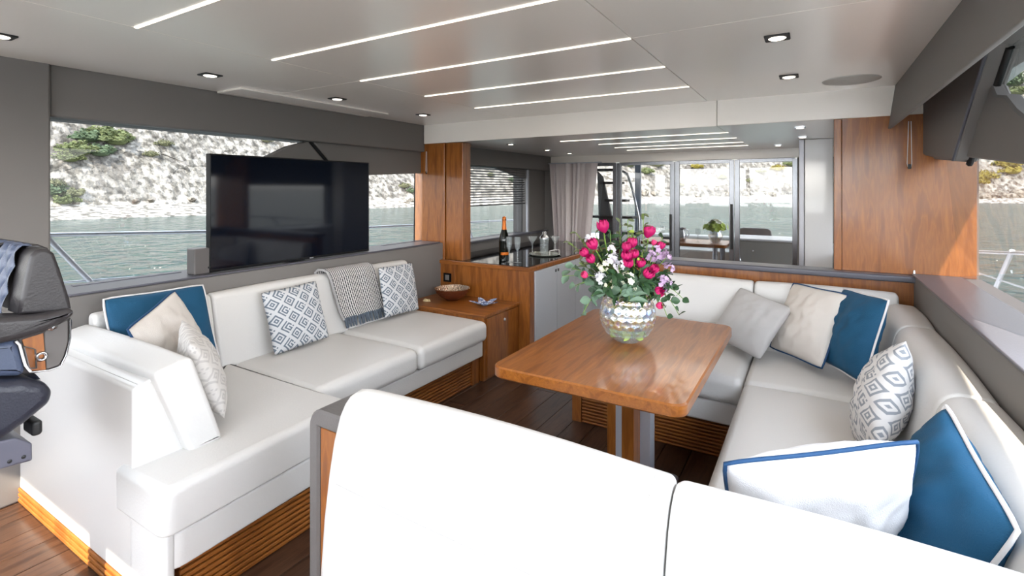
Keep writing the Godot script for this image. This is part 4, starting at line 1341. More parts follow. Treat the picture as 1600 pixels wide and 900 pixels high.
func build_pillows() -> void:
	pillow("large blue pillow with white piping leaning on the sofa corner", 0.48, 0.48, 0.13, Vector3(-2.745, 0.722, -1.245), Vector3(0.92, 0.38, -0.06), Vector3(-0.38, 0.93, 0), M.blue, M.white_pipe)
	pillow("small cream pillow with navy piping propped against the large blue pillow", 0.36, 0.36, 0.13, Vector3(-2.535, 0.755, -1.175), Vector3(0.80, 0.30, -0.45), Vector3(-0.30, 0.80, 0.50), M.cream, M.blue_pipe)
	pillow("cream patterned pillow leaning on the white bolster", 0.37, 0.37, 0.13, Vector3(-2.235, 0.69, -1.155), Vector3(0.35, 0.33, -0.86), Vector3(-0.06, 0.94, 0.33), M.pattern_cream, null)
	pillow("grey and white key-patterned pillow below the television", 0.385, 0.385, 0.12, Vector3(-2.715, 0.672, -1.955), Vector3(0.95, 0.31, 0.05), Vector3(-0.31, 0.95, 0.03), M.pattern, null)
	pillow("grey and white key-patterned pillow at the cabinet end of the sofa", 0.385, 0.385, 0.11, Vector3(-2.725, 0.680, -2.855), Vector3(0.97, 0.22, -0.01), Vector3(-0.22, 0.97, -0.03), M.pattern, null)
	pillow("white speckled pillow without piping on the dinette sofa", 0.37, 0.37, 0.12, Vector3(-0.325, 0.672, -3.245), Vector3(-0.33, 0.63, 0.71), Vector3(0.44, 0.76, -0.47), M.speckled, null)
	pillow("cream pillow with navy piping in the dinette corner", 0.42, 0.42, 0.14, Vector3(-0.035, 0.715, -3.20), Vector3(-0.71, 0.40, 0.57), Vector3(0.29, 0.91, -0.28), M.cream, M.blue_pipe)
	pillow("blue pillow with white piping standing in the dinette corner", 0.42, 0.42, 0.14, Vector3(0.165, 0.735, -3.02), Vector3(-0.88, 0.30, 0.36), Vector3(0.25, 0.95, -0.17), M.blue, M.white_pipe)
	pillow("pale key-patterned pillow leaning under the right window", 0.40, 0.40, 0.16, Vector3(0.215, 0.668, -2.32), Vector3(-0.96, 0.26, -0.04), Vector3(0.25, 0.86, -0.44), M.pattern_pale, null)
	pillow("white pillow with blue piping lying behind the curved sofa back", 0.41, 0.41, 0.16, Vector3(0.005, 0.715, -1.36), Vector3(0.42, -0.46, 0.78), Vector3(0.02, 0.86, 0.51), M.white_cloth, M.blue_pipe)
	pillow("blue pillow with white piping beside the white blue-piped pillow", 0.42, 0.42, 0.17, Vector3(0.235, 0.675, -1.50), Vector3(-0.93, 0.33, 0.15), Vector3(0.32, 0.93, 0.16), M.blue, M.white_pipe)
	# throw folded over the sofa back
	var t := thing("throw_blanket", "grey and white woven throw with tassels draped over the sofa back", "blanket", Vector3(-2.84, 0.87, -2.5))
	var line := [Vector2(-2.952, 0.80), Vector2(-2.950, 0.865), Vector2(-2.93, 0.885), Vector2(-2.885, 0.888), Vector2(-2.855, 0.872), Vector2(-2.84, 0.83), Vector2(-2.815, 0.72), Vector2(-2.785, 0.60), Vector2(-2.772, 0.545)]
	var drape := func(u: float, v: float, lift: float) -> Vector3:
		var k := v * (line.size() - 1)
		var i := mini(int(k), line.size() - 2)
		var p: Vector2 = line[i].lerp(line[i + 1], k - i)
		var z := lerpf(-2.26, -2.66, u) - 0.09 * v * v
		return Vector3(p.x + lift * 0.8 + 0.010 + 0.006 * sin(u * 17.0 + v * 2.0) * v, p.y + lift * 0.6 + 0.004, z) - t.position
	var m := Mb.new()
	m.grid(20, 40, func(u, v): return drape.call(u, v, 0.014), true)
	m.grid(20, 40, func(u, v): return drape.call(u, v, 0.0), false)
	part("cloth", m, M.weave, t)
	m = Mb.new()
	var hem := []
	for k in 33: hem.append(drape.call(0.0, k / 32.0, 0.007))
	m.tube(hem, 0.009, 8)
	part("folded_edge", m, M.weave, t)
	m = Mb.new()
	m.tube([Vector3(0, 0.01, 0), Vector3(0.010, -0.020, 0.002), Vector3(0.013, -0.058, -0.003)], 0.012, 6, false, 0.006)
	m.tube([Vector3(0, 0, 0), Vector3(0.012, -0.016, 0.010), Vector3(0.016, -0.036, 0.014)], 0.006, 6, false, 0.003)
	var ts := m.mesh()
	for k in 17:
		var p: Vector3 = drape.call((k + 0.5) / 17.0, 1.0, 0.007)
		var q := part("tassel", ts, M.tassel, t, p)
		q.rotation.y = rng.randf_range(-0.6, 0.6)

# ---------------------------------------------------------------- helm seat
# side profile points: where the pixel's line meets the upright plane x = const, as (z, y)
func side_point(px: float, py: float, x: float) -> Vector2:
	var a := atan2(472.0, FOCAL)
	var u := (px - 800.0) / FOCAL
	var k := x / (-sin(a) + u * cos(a))
	return Vector2((-cos(a) - u * sin(a)) * k, EYE - (py - HORIZON) / FOCAL * k)

func side_poly(list: Array, x: float) -> Array:
	return list.map(func(p): return side_point(p[0], p[1], x))

func build_helm_seat() -> void:
	var t := thing("helm_seat", "navy quilted leather helm seat with folding armrest beside the white sofa end", "seat", Vector3(-2.15, 0, -0.5))
	var o := -t.position
	var add := func(called: String, m: Mb, mat: Material) -> MeshInstance3D: return part(called, m, mat, t, o)
	var X := -1.95
	var m := Mb.new()
	# side bolster of the backrest
	pad(m, side_poly([[29, 491], [33, 465], [40, 430], [47, 402], [56, 392], [66, 389], [76, 389], [86, 396], [95, 420], [103, 445], [110, 466], [113, 482], [108, 487]], X), -2.05, -1.95, Vector3.BACK, Vector3.UP, Vector3.RIGHT, 0.01, 0.012)
	add.call("side_bolster", m, M.navy_dark)
	# backrest body behind the quilting
	m = Mb.new()
	pad(m, side_poly([[48, 398], [58, 386], [74, 384], [90, 390], [101, 418], [112, 452], [118, 482], [112, 494], [45, 494]], X - 0.02), -2.44, -2.045, Vector3.BACK, Vector3.UP, Vector3.RIGHT, 0.02, 0.005)
	add.call("back_shell", m, M.navy_dark)
	# quilted front of the backrest
	var q0 := side_point(60, 384, X)
	var q1 := side_point(22, 492, X)
	var front := side_poly([[66, 387], [52, 389], [44, 398], [36, 430], [28, 462], [22, 492], [20, 520]], X)
	m = Mb.new()
	quilt(m, func(u, v): 
		var p := at_profile(front, v * 0.235)
		return Vector3(lerpf(-2.03, -2.44, u), p.y, p.x), 12, 6)
	add.call("quilted_back", m, M.navy)
	m = Mb.new()
	m.tube(front.slice(0, 6).map(func(p): return Vector3(-2.20, p.y, p.x + 0.010)), 0.006, 6)
	add.call("seam", m, M.navy_dark)
	# armrest
	m = Mb.new()
	pad(m, soften(side_poly([[-60, 500], [0, 495], [60, 492], [112, 481], [118, 490], [104, 502], [60, 523], [0, 538], [-60, 548]], -1.93).map(func(p): return Vector3(p.x, p.y, 0.02)), 3), -2.02, -1.92, Vector3.BACK, Vector3.UP, Vector3.RIGHT, 0.02, 0.02)
	add.call("armrest", m, M.navy_dark)
	# side shell under the armrest: dark rim, plastic cheek, orange teak recess
	m = Mb.new()
	pad(m, soften(side_poly([[22, 586], [34, 524], [70, 516], [112, 494], [119, 503], [116, 533], [109, 560], [100, 574], [80, 582], [48, 588]], X).map(func(p): return Vector3(p.x, p.y, 0.008)), 3), -2.06, -1.972, Vector3.BACK, Vector3.UP, Vector3.RIGHT, 0.005, 0.008)
	var shell: Node3D = add.call("side_shell", m, M.navy_dark)
	m = Mb.new()
	m.prism(soften(side_poly([[72, 519], [110, 500], [110, 535], [103, 558], [96, 572], [76, 579]], X).map(func(p): return Vector3(p.x, p.y, 0.006)), 3), -1.973, -1.966, Vector3.BACK, Vector3.UP, Vector3.RIGHT, 0.002)
	part("cheek", m, M.trim_seat, shell)
	m = Mb.new()
	m.tube(side_poly([[113, 500], [113, 530], [107, 556], [98, 574], [80, 580], [50, 583]], X).map(func(p): return Vector3(-1.966, p.y, p.x)), 0.0026, 6)
	part("chrome_trim", m, M.steel, shell)
	m = Mb.new()
	m.prism(side_poly([[38, 532], [71, 522], [75, 579], [52, 581]], X), -1.973, -1.967, Vector3.BACK, Vector3.UP, Vector3.RIGHT)
	part("teak_inset", m, M.teak, shell)
	m = Mb.new()
	m.prism(soften(side_poly([[38, 541], [58, 546], [60, 577], [47, 577]], X).map(func(p): return Vector3(p.x, p.y, 0.004)), 3), -1.967, -1.955, Vector3.BACK, Vector3.UP, Vector3.RIGHT, 0.002)
	part("switch_plate", m, M.trim_seat, shell)
	var c := side_point(67, 558, X)
	m = Mb.new()
	m.lathe(Vector3.ZERO, [Vector2(0.006, 0.003), Vector2(0.008, 0.010), Vector2(0.012, 0.011), Vector2(0.0145, 0.008), Vector2(0.015, 0.0)], 20)
	var port := part("ring_port", m, M.steel, shell, Vector3(-1.967, c.y, c.x))
	port.rotation.z = -PI / 2
	c = side_point(84, 512, X)
	m = Mb.new()
	m.lathe(Vector3.ZERO, [Vector2(0.0, 0.010), Vector2(0.009, 0.009), Vector2(0.013, 0.004), Vector2(0.013, 0.0)], 16)
	port = part("hinge_cap", m, M.steel, shell, Vector3(-1.966, c.y, c.x))
	port.rotation.z = -PI / 2
	# lumbar cushion with pale piping
	var l0 := side_point(34, 535, X)
	var l1 := side_point(44, 588, X)
	m = Mb.new()
	pad(m, soften(side_poly([[-40, 560], [-30, 538], [30, 533], [38, 552], [45, 580], [36, 590], [-40, 592]], X).map(func(p): return Vector3(p.x, p.y, 0.01)), 3), -2.40, -1.962, Vector3.BACK, Vector3.UP, Vector3.RIGHT, 0.02, 0.02)
	add.call("lumbar_cushion", m, M.navy)
	m = Mb.new()
	m.tube(side_poly([[27, 534], [33, 540], [37, 555], [42, 572], [50, 582]], X).map(func(p): return Vector3(-1.962, p.y, p.x)), 0.0035, 6)
	add.call("piping", m, M.white_pipe)
	# seat cushion, quilted on top
	m = Mb.new()
	pad(m, soften(side_poly([[-90, 590], [0, 594], [44, 592], [72, 598], [84, 611], [79, 630], [40, 662], [0, 690], [-90, 700]], X).map(func(p): return Vector3(p.x, p.y, 0.012)), 3), -2.45, -1.94, Vector3.BACK, Vector3.UP, Vector3.RIGHT, 0.03, 0.03)
	add.call("seat_cushion", m, M.seat_navy)
	var s0 := side_point(72, 596, X)
	m = Mb.new()
	quilt(m, func(u, v): return Vector3(lerpf(-1.965, -2.42, u), s0.y + 0.006 + 0.014 * v, lerpf(s0.x + 0.008, s0.x + 0.34, v)), 8, 6)
	add.call("quilted_seat", m, M.seat_navy)
	# seat slide and pedestal
	m = Mb.new()
	pad(m, soften(side_poly([[-60, 690], [0, 689], [26, 684], [51, 693], [51, 720], [0, 734], [-60, 745]], -1.98).map(func(p): return Vector3(p.x, p.y, 0.006)), 3), -2.40, -1.98, Vector3.BACK, Vector3.UP, Vector3.RIGHT, 0.006, 0.006)
	var slide: Node3D = add.call("slide_bracket", m, M.bracket)
	for p in [[15, 721], [37, 714]]:
		c = side_point(p[0], p[1], -1.98)
		m = Mb.new()
		m.lathe(Vector3.ZERO, [Vector2(0.0, 0.003), Vector2(0.005, 0.003), Vector2(0.006, 0.0)], 10)
		var bolt := part("bolt", m, M.trim_dark, slide, Vector3(-1.981, c.y, c.x))
		bolt.rotation.z = -PI / 2
	c = side_point(50, 662, X - 0.1)
	m = Mb.new()
	m.rcuboid(X - 0.13, X - 0.05, c.y - 0.025, c.y + 0.02, c.x - 0.012, c.x + 0.014, 0.01)
	add.call("slide_lever", m, M.trim_dark)
	m = Mb.new()
	m.lathe(Vector3(-2.2, 0, -0.36), [Vector2(0.20, 0.0), Vector2(0.20, 0.02), Vector2(0.075, 0.03), Vector2(0.07, 0.66)], 28)
	add.call("pedestal", m, M.gelcoat)

# puffed diamonds over a sheet f(u, v)
func quilt(m: Mb, f: Callable, across: int, down: int) -> void:
	var nu := across * 6
	var nv := down * 6
	m.grid(nu, nv, func(u, v):
		var a: float = u * across / 2.0 + v * down / 2.0
		var b: float = u * across / 2.0 - v * down / 2.0
		var puff := sqrt(absf(sin(PI * a)) * absf(sin(PI * b)))
		var p: Vector3 = f.call(u, v)
		var du: Vector3 = f.call(minf(1, u + 0.01), v) - f.call(maxf(0, u - 0.01), v)
		var dv: Vector3 = f.call(u, minf(1, v + 0.01)) - f.call(u, maxf(0, v - 0.01))
		var n := du.cross(dv).normalized()
		if n.z + n.y < 0: n = -n
		return p + n * 0.008 * puff)

# ---------------------------------------------------------------- things on the tops
func build_tableware() -> void:
	var m := Mb.new()
	# hammered bowl
	var b := thing("metal_bowl", "hammered copper and silver bowl on the low cabinet", "bowl", Vector3(-2.66, 0.50, -3.43))
	var prof := [Vector2(0.0, 0.004), Vector2(0.055, 0.0), Vector2(0.06, 0.006), Vector2(0.10, 0.030), Vector2(0.135, 0.062), Vector2(0.152, 0.100)]
	m.lathe(Vector3.ZERO, prof, 40)
	part("outer_shell", m, M.copper, b)
	m = Mb.new()
	m.lathe(Vector3.ZERO, [Vector2(0.152, 0.100), Vector2(0.147, 0.101), Vector2(0.128, 0.066), Vector2(0.095, 0.036), Vector2(0.05, 0.014), Vector2(0.0, 0.010)], 40)
	part("lining", m, M.hammered, b)
	# star dish
	var s := thing("star_dish", "blue and white starfish-shaped dish on the low cabinet", "dish", Vector3(-2.32, 0.50, -3.42))
	m = Mb.new()
	m.grid(80, 8, func(u, v):
		var a: float = u * TAU
		var spread := 0.065 + 0.065 * pow(0.5 + 0.5 * cos(5.0 * a), 1.6)
		var r: float = lerpf(0.012, spread, v)
		return Vector3(cos(a) * r, 0.006 + 0.026 * v * v * (0.6 + 0.4 * cos(5.0 * a)), sin(a) * r))
	part("dish", m, M.star_glaze, s)
	m = Mb.new()
	m.lathe(Vector3.ZERO, [Vector2(0.03, 0.0), Vector2(0.032, 0.012), Vector2(0.012, 0.016)], 20)
	part("foot", m, M.star_glaze, s)
	var sh := thing("sea_shell", "small cream shell lying beside the metal bowl", "shell", Vector3(-2.80, 0.50, -3.28))
	m = Mb.new()
	m.grid(24, 8, func(u, v):
		var a: float = lerpf(-1.2, 1.2, u)
		var r: float = 0.045 * v * (1.0 + 0.05 * cos(u * 40.0))
		return Vector3(sin(a) * r, 0.004 + 0.016 * sin(PI * v) * (1 + 0.1 * cos(u * 40.0)), cos(a) * r))
	part("fan", m, sm(Color(0.86, 0.78, 0.60), 0.5), sh)
	# magnum of champagne
	var c := thing("champagne_bottle", "dark green champagne bottle with orange foil on the sideboard", "bottle", Vector3(-2.385, 0.80, -3.83))
	m = Mb.new()
	m.lathe(Vector3.ZERO, [Vector2(0, 0.006), Vector2(0.044, 0.0), Vector2(0.048, 0.008), Vector2(0.048, 0.18), Vector2(0.045, 0.21), Vector2(0.034, 0.25), Vector2(0.022, 0.285), Vector2(0.0165, 0.32), Vector2(0.0155, 0.36)], 28)
	part("glass", m, M.bottle, c)
	m = Mb.new()
	m.lathe(Vector3.ZERO, [Vector2(0.0235, 0.285), Vector2(0.018, 0.318), Vector2(0.0168, 0.36), Vector2(0.0185, 0.363), Vector2(0.0185, 0.378), Vector2(0.0165, 0.382), Vector2(0.0165, 0.395), Vector2(0.010, 0.401), Vector2(0, 0.401)], 24)
	part("foil", m, M.foil, c)
	m = Mb.new()
	m.lathe(Vector3.ZERO, [Vector2(0.0186, 0.368), Vector2(0.0192, 0.374)], 20)
	part("wire_collar", m, M.trim_dark, c)
	m = Mb.new()
	m.grid(12, 2, func(u, v): return Vector3(sin(lerpf(-0.1, 1.5, u)) * 0.0484, lerpf(0.06, 0.085, v), cos(lerpf(-0.1, 1.5, u)) * 0.0484))
	part("label", m, M.foil, c)
	# flutes
	for k in 2:
		var f := thing("champagne_flute", ["champagne flute touching the bottle", "champagne flute standing apart from the bottle towards the counter edge"][k], "glass", [Vector3(-2.315, 0.80, -3.80), Vector3(-2.235, 0.80, -3.81)][k], "champagne flutes")
		m = Mb.new()
		m.lathe(Vector3.ZERO, [Vector2(0.0, 0.003), Vector2(0.034, 0.001), Vector2(0.034, 0.003), Vector2(0.005, 0.008), Vector2(0.004, 0.09), Vector2(0.008, 0.105), Vector2(0.022, 0.14), Vector2(0.027, 0.18), Vector2(0.026, 0.225)], 24)
		part("bowl_and_stem", m, M.glass_drink, f)
	# tray with shaker and cocktail glasses
	var t := thing("serving_tray", "round tray with upright handle on the sideboard", "tray", Vector3(-2.27, 0.80, -4.40))
	m = Mb.new()
	m.lathe(Vector3.ZERO, [Vector2(0, 0.004), Vector2(0.15, 0.003), Vector2(0.16, 0.014), Vector2(0.157, 0.014), Vector2(0.148, 0.007), Vector2(0, 0.007)], 40)
	part("plate", m, M.tray, t)
	m = Mb.new()
	m.tube([Vector3(0.10, 0.006, 0.09), Vector3(0.10, 0.055, 0.09), Vector3(0.125, 0.06, 0.02), Vector3(0.15, 0.055, -0.02), Vector3(0.15, 0.006, -0.02)], 0.004, 6)
	part("handle", m, M.white_pipe, t)
	var k2 := thing("cocktail_shaker", "silver and glass cocktail shaker on the round tray", "shaker", Vector3(-2.29, 0.807, -4.43))
	m = Mb.new()
	m.lathe(Vector3.ZERO, [Vector2(0.0, 0.002), Vector2(0.036, 0.0), Vector2(0.044, 0.13), Vector2(0.045, 0.15)], 28)
	part("glass_cup", m, M.glass_drink, k2)
	m = Mb.new()
	m.lathe(Vector3.ZERO, [Vector2(0.046, 0.148), Vector2(0.046, 0.165), Vector2(0.030, 0.185), Vector2(0.020, 0.19), Vector2(0.020, 0.215), Vector2(0.012, 0.222), Vector2(0, 0.222)], 28)
	part("cap", m, M.steel, k2)
	for k in 2:
		var g := thing("cocktail_glass", ["wide cocktail glass between the shaker and the window", "wide cocktail glass between the shaker and the counter edge"][k], "glass", [Vector3(-2.37, 0.807, -4.33), Vector3(-2.19, 0.807, -4.47)][k], "cocktail glasses")
		m = Mb.new()
		m.lathe(Vector3.ZERO, [Vector2(0.0, 0.003), Vector2(0.036, 0.001), Vector2(0.036, 0.003), Vector2(0.005, 0.008), Vector2(0.004, 0.10), Vector2(0.052, 0.175)], 24)
		part("bowl_and_stem", m, M.glass_drink, g)

# ---------------------------------------------------------------- bouquet
var stem_pts := []

func build_bouquet() -> void:
	var C := Vector3(-0.772, 0.72, -2.365)
	var a := atan2(472.0, FOCAL)
	var right := Vector3(cos(a), 0, -sin(a))
	var back := Vector3(-sin(a), 0, -cos(a))
	var mm := 2.425 / FOCAL
	var spot := func(px: float, py: float, behind: float) -> Vector3:
		return C + right * ((px - 988.0) * mm) + Vector3.UP * ((531.0 - py) * mm) + back * behind
	# vase: honeycomb of shallow dimples
	var v := thing("glass_vase", "silvery iridescent honeycomb glass vase on the teak table", "vase", C)
	var prof := [[0.0, 0.052], [0.012, 0.072], [0.04, 0.104], [0.08, 0.128], [0.12, 0.136], [0.16, 0.132], [0.20, 0.118], [0.235, 0.100], [0.262, 0.088], [0.275, 0.086]]
	var radius := func(h: float) -> float:
		for i in prof.size() - 1:
			if h <= prof[i + 1][0]: return lerpf(prof[i][1], prof[i + 1][1], smoothstep(0.0, 1.0, (h - prof[i][0]) / (prof[i + 1][0] - prof[i][0])) * 0.35 + 0.65 * (h - prof[i][0]) / (prof[i + 1][0] - prof[i][0]))
		return prof[-1][1]
	var m := Mb.new()
	var rows := 7.0
	var ring := 22.0
	var shell := func(u: float, w: float) -> Vector3:
		var h: float = w * 0.275
		var r: float = radius.call(h)
		var k: float = clampf((h - 0.035) / 0.20, 0.0, 1.0) * rows
		var d := 0.0
		if h > 0.035 and h < 0.235:
			var best := 9.0
			for row in [floorf(k) - 0.5, floorf(k) + 0.5, floorf(k) + 1.5]:
				var shift := 0.5 if int(floorf(row)) % 2 else 0.0
				var e := fposmod(u * ring + shift, 1.0) - 0.5
				best = minf(best, Vector2(e * 1.0, (k - row) * 0.86).length())
			d = 0.0055 * clampf(1.0 - pow(best / 0.55, 2.0), 0.0, 1.0)
		r -= d
		return Vector3(cos(u * TAU) * r, h, -sin(u * TAU) * r)
	m.grid(200, 60, func(u, w): return shell.call(u, lerpf(0.27, 1.0, w)))
	part("silvered_body", m, M.vase, v)
	m = Mb.new()
	m.grid(200, 24, func(u, w): return shell.call(u, lerpf(0.0, 0.27, w)))
	part("clear_foot", m, M.vase_clear, v)
	m = Mb.new()
	m.lathe(Vector3.ZERO, [Vector2(0.0, 0.003), Vector2(0.05, 0.002), Vector2(0.055, 0.0)], 36)
	part("base", m, M.vase_clear, v)
	m = Mb.new()
	var lip := []
	for k in 40: lip.append(Vector3(cos(TAU * k / 40) * 0.086, 0.275, sin(TAU * k / 40) * 0.086))
	m.tube(lip, 0.004, 8, true)
	part("lip", m, M.vase, v)
	m = Mb.new()
	m.lathe(Vector3.ZERO, [Vector2(0.0, 0.008), Vector2(0.064, 0.012), Vector2(0.094, 0.04), Vector2(0.112, 0.075), Vector2(0.0, 0.076)], 36)
	part("water", m, M.vase_water, v)
	# magenta tulips and roses
	var blooms := []
	for k in 3: blooms.append(bloom_mesh(6 + k, k))
	var heads := [[949, 354, 11, -0.02, "tall magenta tulip rising highest above the vase"], [1024, 363, 11, 0.03, "tall magenta tulip before the door frame"], [931, 380, 10, -0.06, ""], [919, 393, 8, -0.05, ""], [927, 401, 8, -0.09, ""], [993, 379, 9, -0.03, ""], [982, 384, 8, -0.06, ""], [979, 396, 9, -0.10, ""], [980, 406, 9, -0.12, ""], [992, 394, 8, -0.08, ""], [1001, 407, 8, -0.09, ""], [1010, 422, 10, -0.12, ""], [1021, 416, 8, -0.09, ""], [1023, 448, 9, -0.13, "magenta rose hanging low over the vase shoulder"], [1026, 468, 6, -0.12, "small pink bud drooping beside the vase lip"], [917, 424, 6, -0.10, "small pink bud at the eucalyptus side of the bouquet"], [1040, 384, 7, 0.0, ""], [1031, 380, 5, 0.02, ""]]
	for h in heads:
		var p: Vector3 = spot.call(h[0], h[1], h[3])
		var t := thing("tulip", h[4] if h[4] else ("magenta bloom of the trio on the sideboard side of the bouquet" if h[0] < 945 else "magenta bloom half hidden behind the lilac blossoms" if h[0] > 1028 else "magenta rose of the pair above the low-hanging rose" if h[0] > 1005 else "magenta bloom of the tight cluster in the bouquet centre"), "flower", p, "magenta blooms in the bouquet")
		var up := (p - (C + Vector3(0, 0.18, 0))).normalized()
		var bl := part("bloom", blooms[rng.randi() % 3], M.magenta if h[2] > 6 else M.pink, t)
		bl.basis = facing(up.cross(Vector3(0.3, 0.1, 1)).normalized(), up).rotated(up, rng.randf() * TAU).scaled(Vector3.ONE * h[2] * mm)
		part("stem", stem_mesh(p, C, 0.0028), M.stem, t)
	# pale clusters
	for h in [[960, 388, 9, "white_stock", M.petal_white, -0.05], [957, 401, 10, "white_stock", M.petal_white, -0.10], [966, 408, 9, "white_stock", M.petal_white, -0.12], [940, 428, 10, "white_freesia", M.petal_white, -0.12], [950, 436, 8, "white_freesia", M.petal_cream, -0.13], [979, 428, 11, "white_freesia", M.petal_cream, -0.14], [988, 444, 8, "white_freesia", M.petal_cream, -0.14], [1020, 398, 10, "lilac_sprig", M.petal_lilac, -0.06], [1035, 394, 11, "lilac_sprig", M.petal_lilac, -0.03], [1046, 402, 10, "lilac_sprig", M.petal_lilac, -0.02], [1038, 434, 10, "lilac_sprig", M.petal_lilac, -0.08], [1030, 442, 9, "lilac_sprig", M.petal_lilac, -0.10], [1050, 418, 8, "lilac_sprig", M.petal_lilac, -0.04], [928, 372, 7, "white_stock", M.petal_white, 0.0], [994, 366, 8, "green_bud", M.petal_green, 0.0], [1001, 400, 6, "green_bud", M.petal_green, -0.10], [944, 412, 9, "white_stock", M.petal_cream, -0.10]]:
		var p: Vector3 = spot.call(h[0], h[1], h[5])
		var t := thing(h[3], {"white_stock": "cluster of small white stock blossoms in the bouquet", "white_freesia": "open white blossoms low in the bouquet", "lilac_sprig": "pale lilac blossom sprig on the sofa side of the bouquet", "green_bud": "yellow-green bud among the magenta blooms"}[h[3]], "flower", p, "pale blossoms in the bouquet")
		m = Mb.new()
		for k in (14 if h[3] != "green_bud" else 4):
			var dir := Vector3(rng.randfn(), rng.randfn(), rng.randfn()).normalized()
			floret(m, dir * h[2] * mm * rng.randf_range(0.5, 1.05), dir, h[2] * mm * 0.42)
		part("florets", m, h[4], t)
		part("stem", stem_mesh(p, C, 0.002), M.stem, t)
	# foliage sprigs: end point, leaf size, tint
	var leaf := leaf_mesh(0.42)
	var slim := leaf_mesh(0.22)
	var sprigs := [[888, 412, -0.06, 1.25, 0, "eucalyptus"], [902, 440, -0.10, 1.2, 0, "eucalyptus"], [912, 478, -0.14, 1.15, 0, "eucalyptus"], [886, 430, -0.02, 1.2, 0, "eucalyptus"], [925, 452, -0.15, 1.1, 0, "eucalyptus"], [1068, 462, -0.06, 1.2, 1, "eucalyptus"], [1058, 484, -0.10, 1.0, 1, "eucalyptus"], [1048, 446, -0.10, 1.1, 1, "eucalyptus"], [1036, 482, -0.14, 0.9, 1, "eucalyptus"],
		[1014, 334, 0.02, 0.8, 2, "leafy"], [993, 344, 0.06, 0.7, 2, "leafy"], [982, 350, 0.08, 0.7, 2, "leafy"], [908, 364, 0.0, 0.7, 2, "leafy"], [896, 378, 0.02, 0.7, 2, "leafy"], [940, 366, 0.04, 0.8, 2, "leafy"], [965, 366, 0.05, 0.9, 1, "leafy"], [1048, 372, 0.05, 0.8, 1, "leafy"], [1008, 372, 0.08, 0.9, 1, "leafy"],
		[955, 420, -0.14, 1.3, 1, "leafy"], [972, 446, -0.16, 1.3, 1, "leafy"], [1000, 436, -0.16, 1.3, 1, "leafy"], [1012, 456, -0.15, 1.2, 1, "leafy"], [965, 450, -0.17, 1.4, 0, "eucalyptus"], [985, 452, -0.17, 1.3, 0, "eucalyptus"], [942, 448, -0.15, 1.2, 1, "leafy"], [1006, 392, -0.05, 1.1, 1, "leafy"], [966, 384, 0.0, 1.1, 1, "leafy"], [1044, 424, -0.06, 1.2, 1, "leafy"], [910, 408, -0.05, 1.0, 2, "leafy"], [930, 414, -0.08, 1.2, 1, "leafy"], [1030, 408, 0.05, 1.1, 1, "leafy"], [955, 372, 0.06, 1.0, 2, "leafy"],
		[950, 452, -0.12, 1.5, 1, "leafy"], [962, 458, -0.16, 1.5, 1, "leafy"], [978, 458, -0.17, 1.5, 0, "leafy"], [994, 456, -0.17, 1.5, 1, "leafy"], [1006, 462, -0.16, 1.4, 1, "leafy"], [1018, 440, -0.13, 1.4, 1, "leafy"], [938, 436, -0.10, 1.4, 1, "leafy"], [970, 420, -0.12, 1.4, 1, "leafy"], [1000, 418, -0.10, 1.4, 1, "leafy"], [1030, 456, -0.10, 1.3, 1, "leafy"], [985, 412, -0.02, 1.4, 1, "leafy"], [950, 396, 0.02, 1.3, 1, "leafy"], [1015, 390, 0.02, 1.3, 1, "leafy"], [935, 400, 0.0, 1.2, 2, "leafy"], [980, 370, 0.04, 1.2, 1, "leafy"], [1000, 354, 0.05, 0.9, 2, "leafy"], [920, 380, 0.02, 1.0, 2, "leafy"], [1040, 400, 0.04, 1.1, 1, "leafy"]]
	var tints := [M.leaf_grey, M.leaf_dark, M.leaf_olive]
	for s in sprigs:
		var p: Vector3 = spot.call(s[0], s[1], s[2])
		var t := thing(s[5] + "_sprig", sprig_label(s[0], s[1], s[5] == "eucalyptus"), "foliage", p, "foliage in the bouquet")
		part("stem", stem_mesh(p, C, 0.0016), M.stem, t)
		var path: Array = stem_pts.duplicate()
		var n := 13
		for k in n:
			var f := 1.0 - k * 0.72 / n
			var at: Vector3 = path[int(f * (path.size() - 1))] - p
			if (at + p).y < 1.0 and Vector2((at + p).x - C.x, (at + p).z - C.z).length() < 0.09: continue
			var lf := part("leaf", leaf if s[5] == "eucalyptus" else slim, tints[s[4]], t, at)
			var dir := Vector3(rng.randfn() * 0.7, rng.randf_range(-0.2, 0.8), rng.randfn() * 0.7).normalized()
			if s[5] == "eucalyptus": dir.y -= 0.4
			lf.basis = facing(Vector3(rng.randfn(), 1.2, rng.randfn() + 0.6).normalized(), dir.normalized()).scaled(Vector3.ONE * (0.036 if s[5] == "eucalyptus" else 0.048) * s[3] * rng.randf_range(0.8, 1.2))
	# cut stems and greenery standing in the water
	for k in 16:
		var q := TAU * k / 16.0
		var t := thing("cut_stem", "pale green cut stem standing inside the glass vase", "stem", C, "cut stems inside the vase")
		m = Mb.new()
		m.tube([Vector3(cos(q) * 0.035, 0.02, sin(q) * 0.035), Vector3(cos(q + 0.5) * 0.085, 0.07 + 0.02 * (k % 3), sin(q + 0.5) * 0.085), Vector3(cos(q + 0.9) * 0.06, 0.20, sin(q + 0.9) * 0.06)], 0.0045, 6)
		part("stalk", m, M.stem, t)
		for e in 2:
			var lf := part("leaf", slim, M.stem_leaf, t, Vector3(cos(q + 0.3 * e) * 0.08, 0.03 + 0.022 * e, sin(q + 0.3 * e) * 0.08))
			lf.basis = facing(Vector3(cos(q), 0.3, sin(q)), Vector3(rng.randfn(), 0.5, rng.randfn()).normalized()).scaled(Vector3.ONE * 0.045)

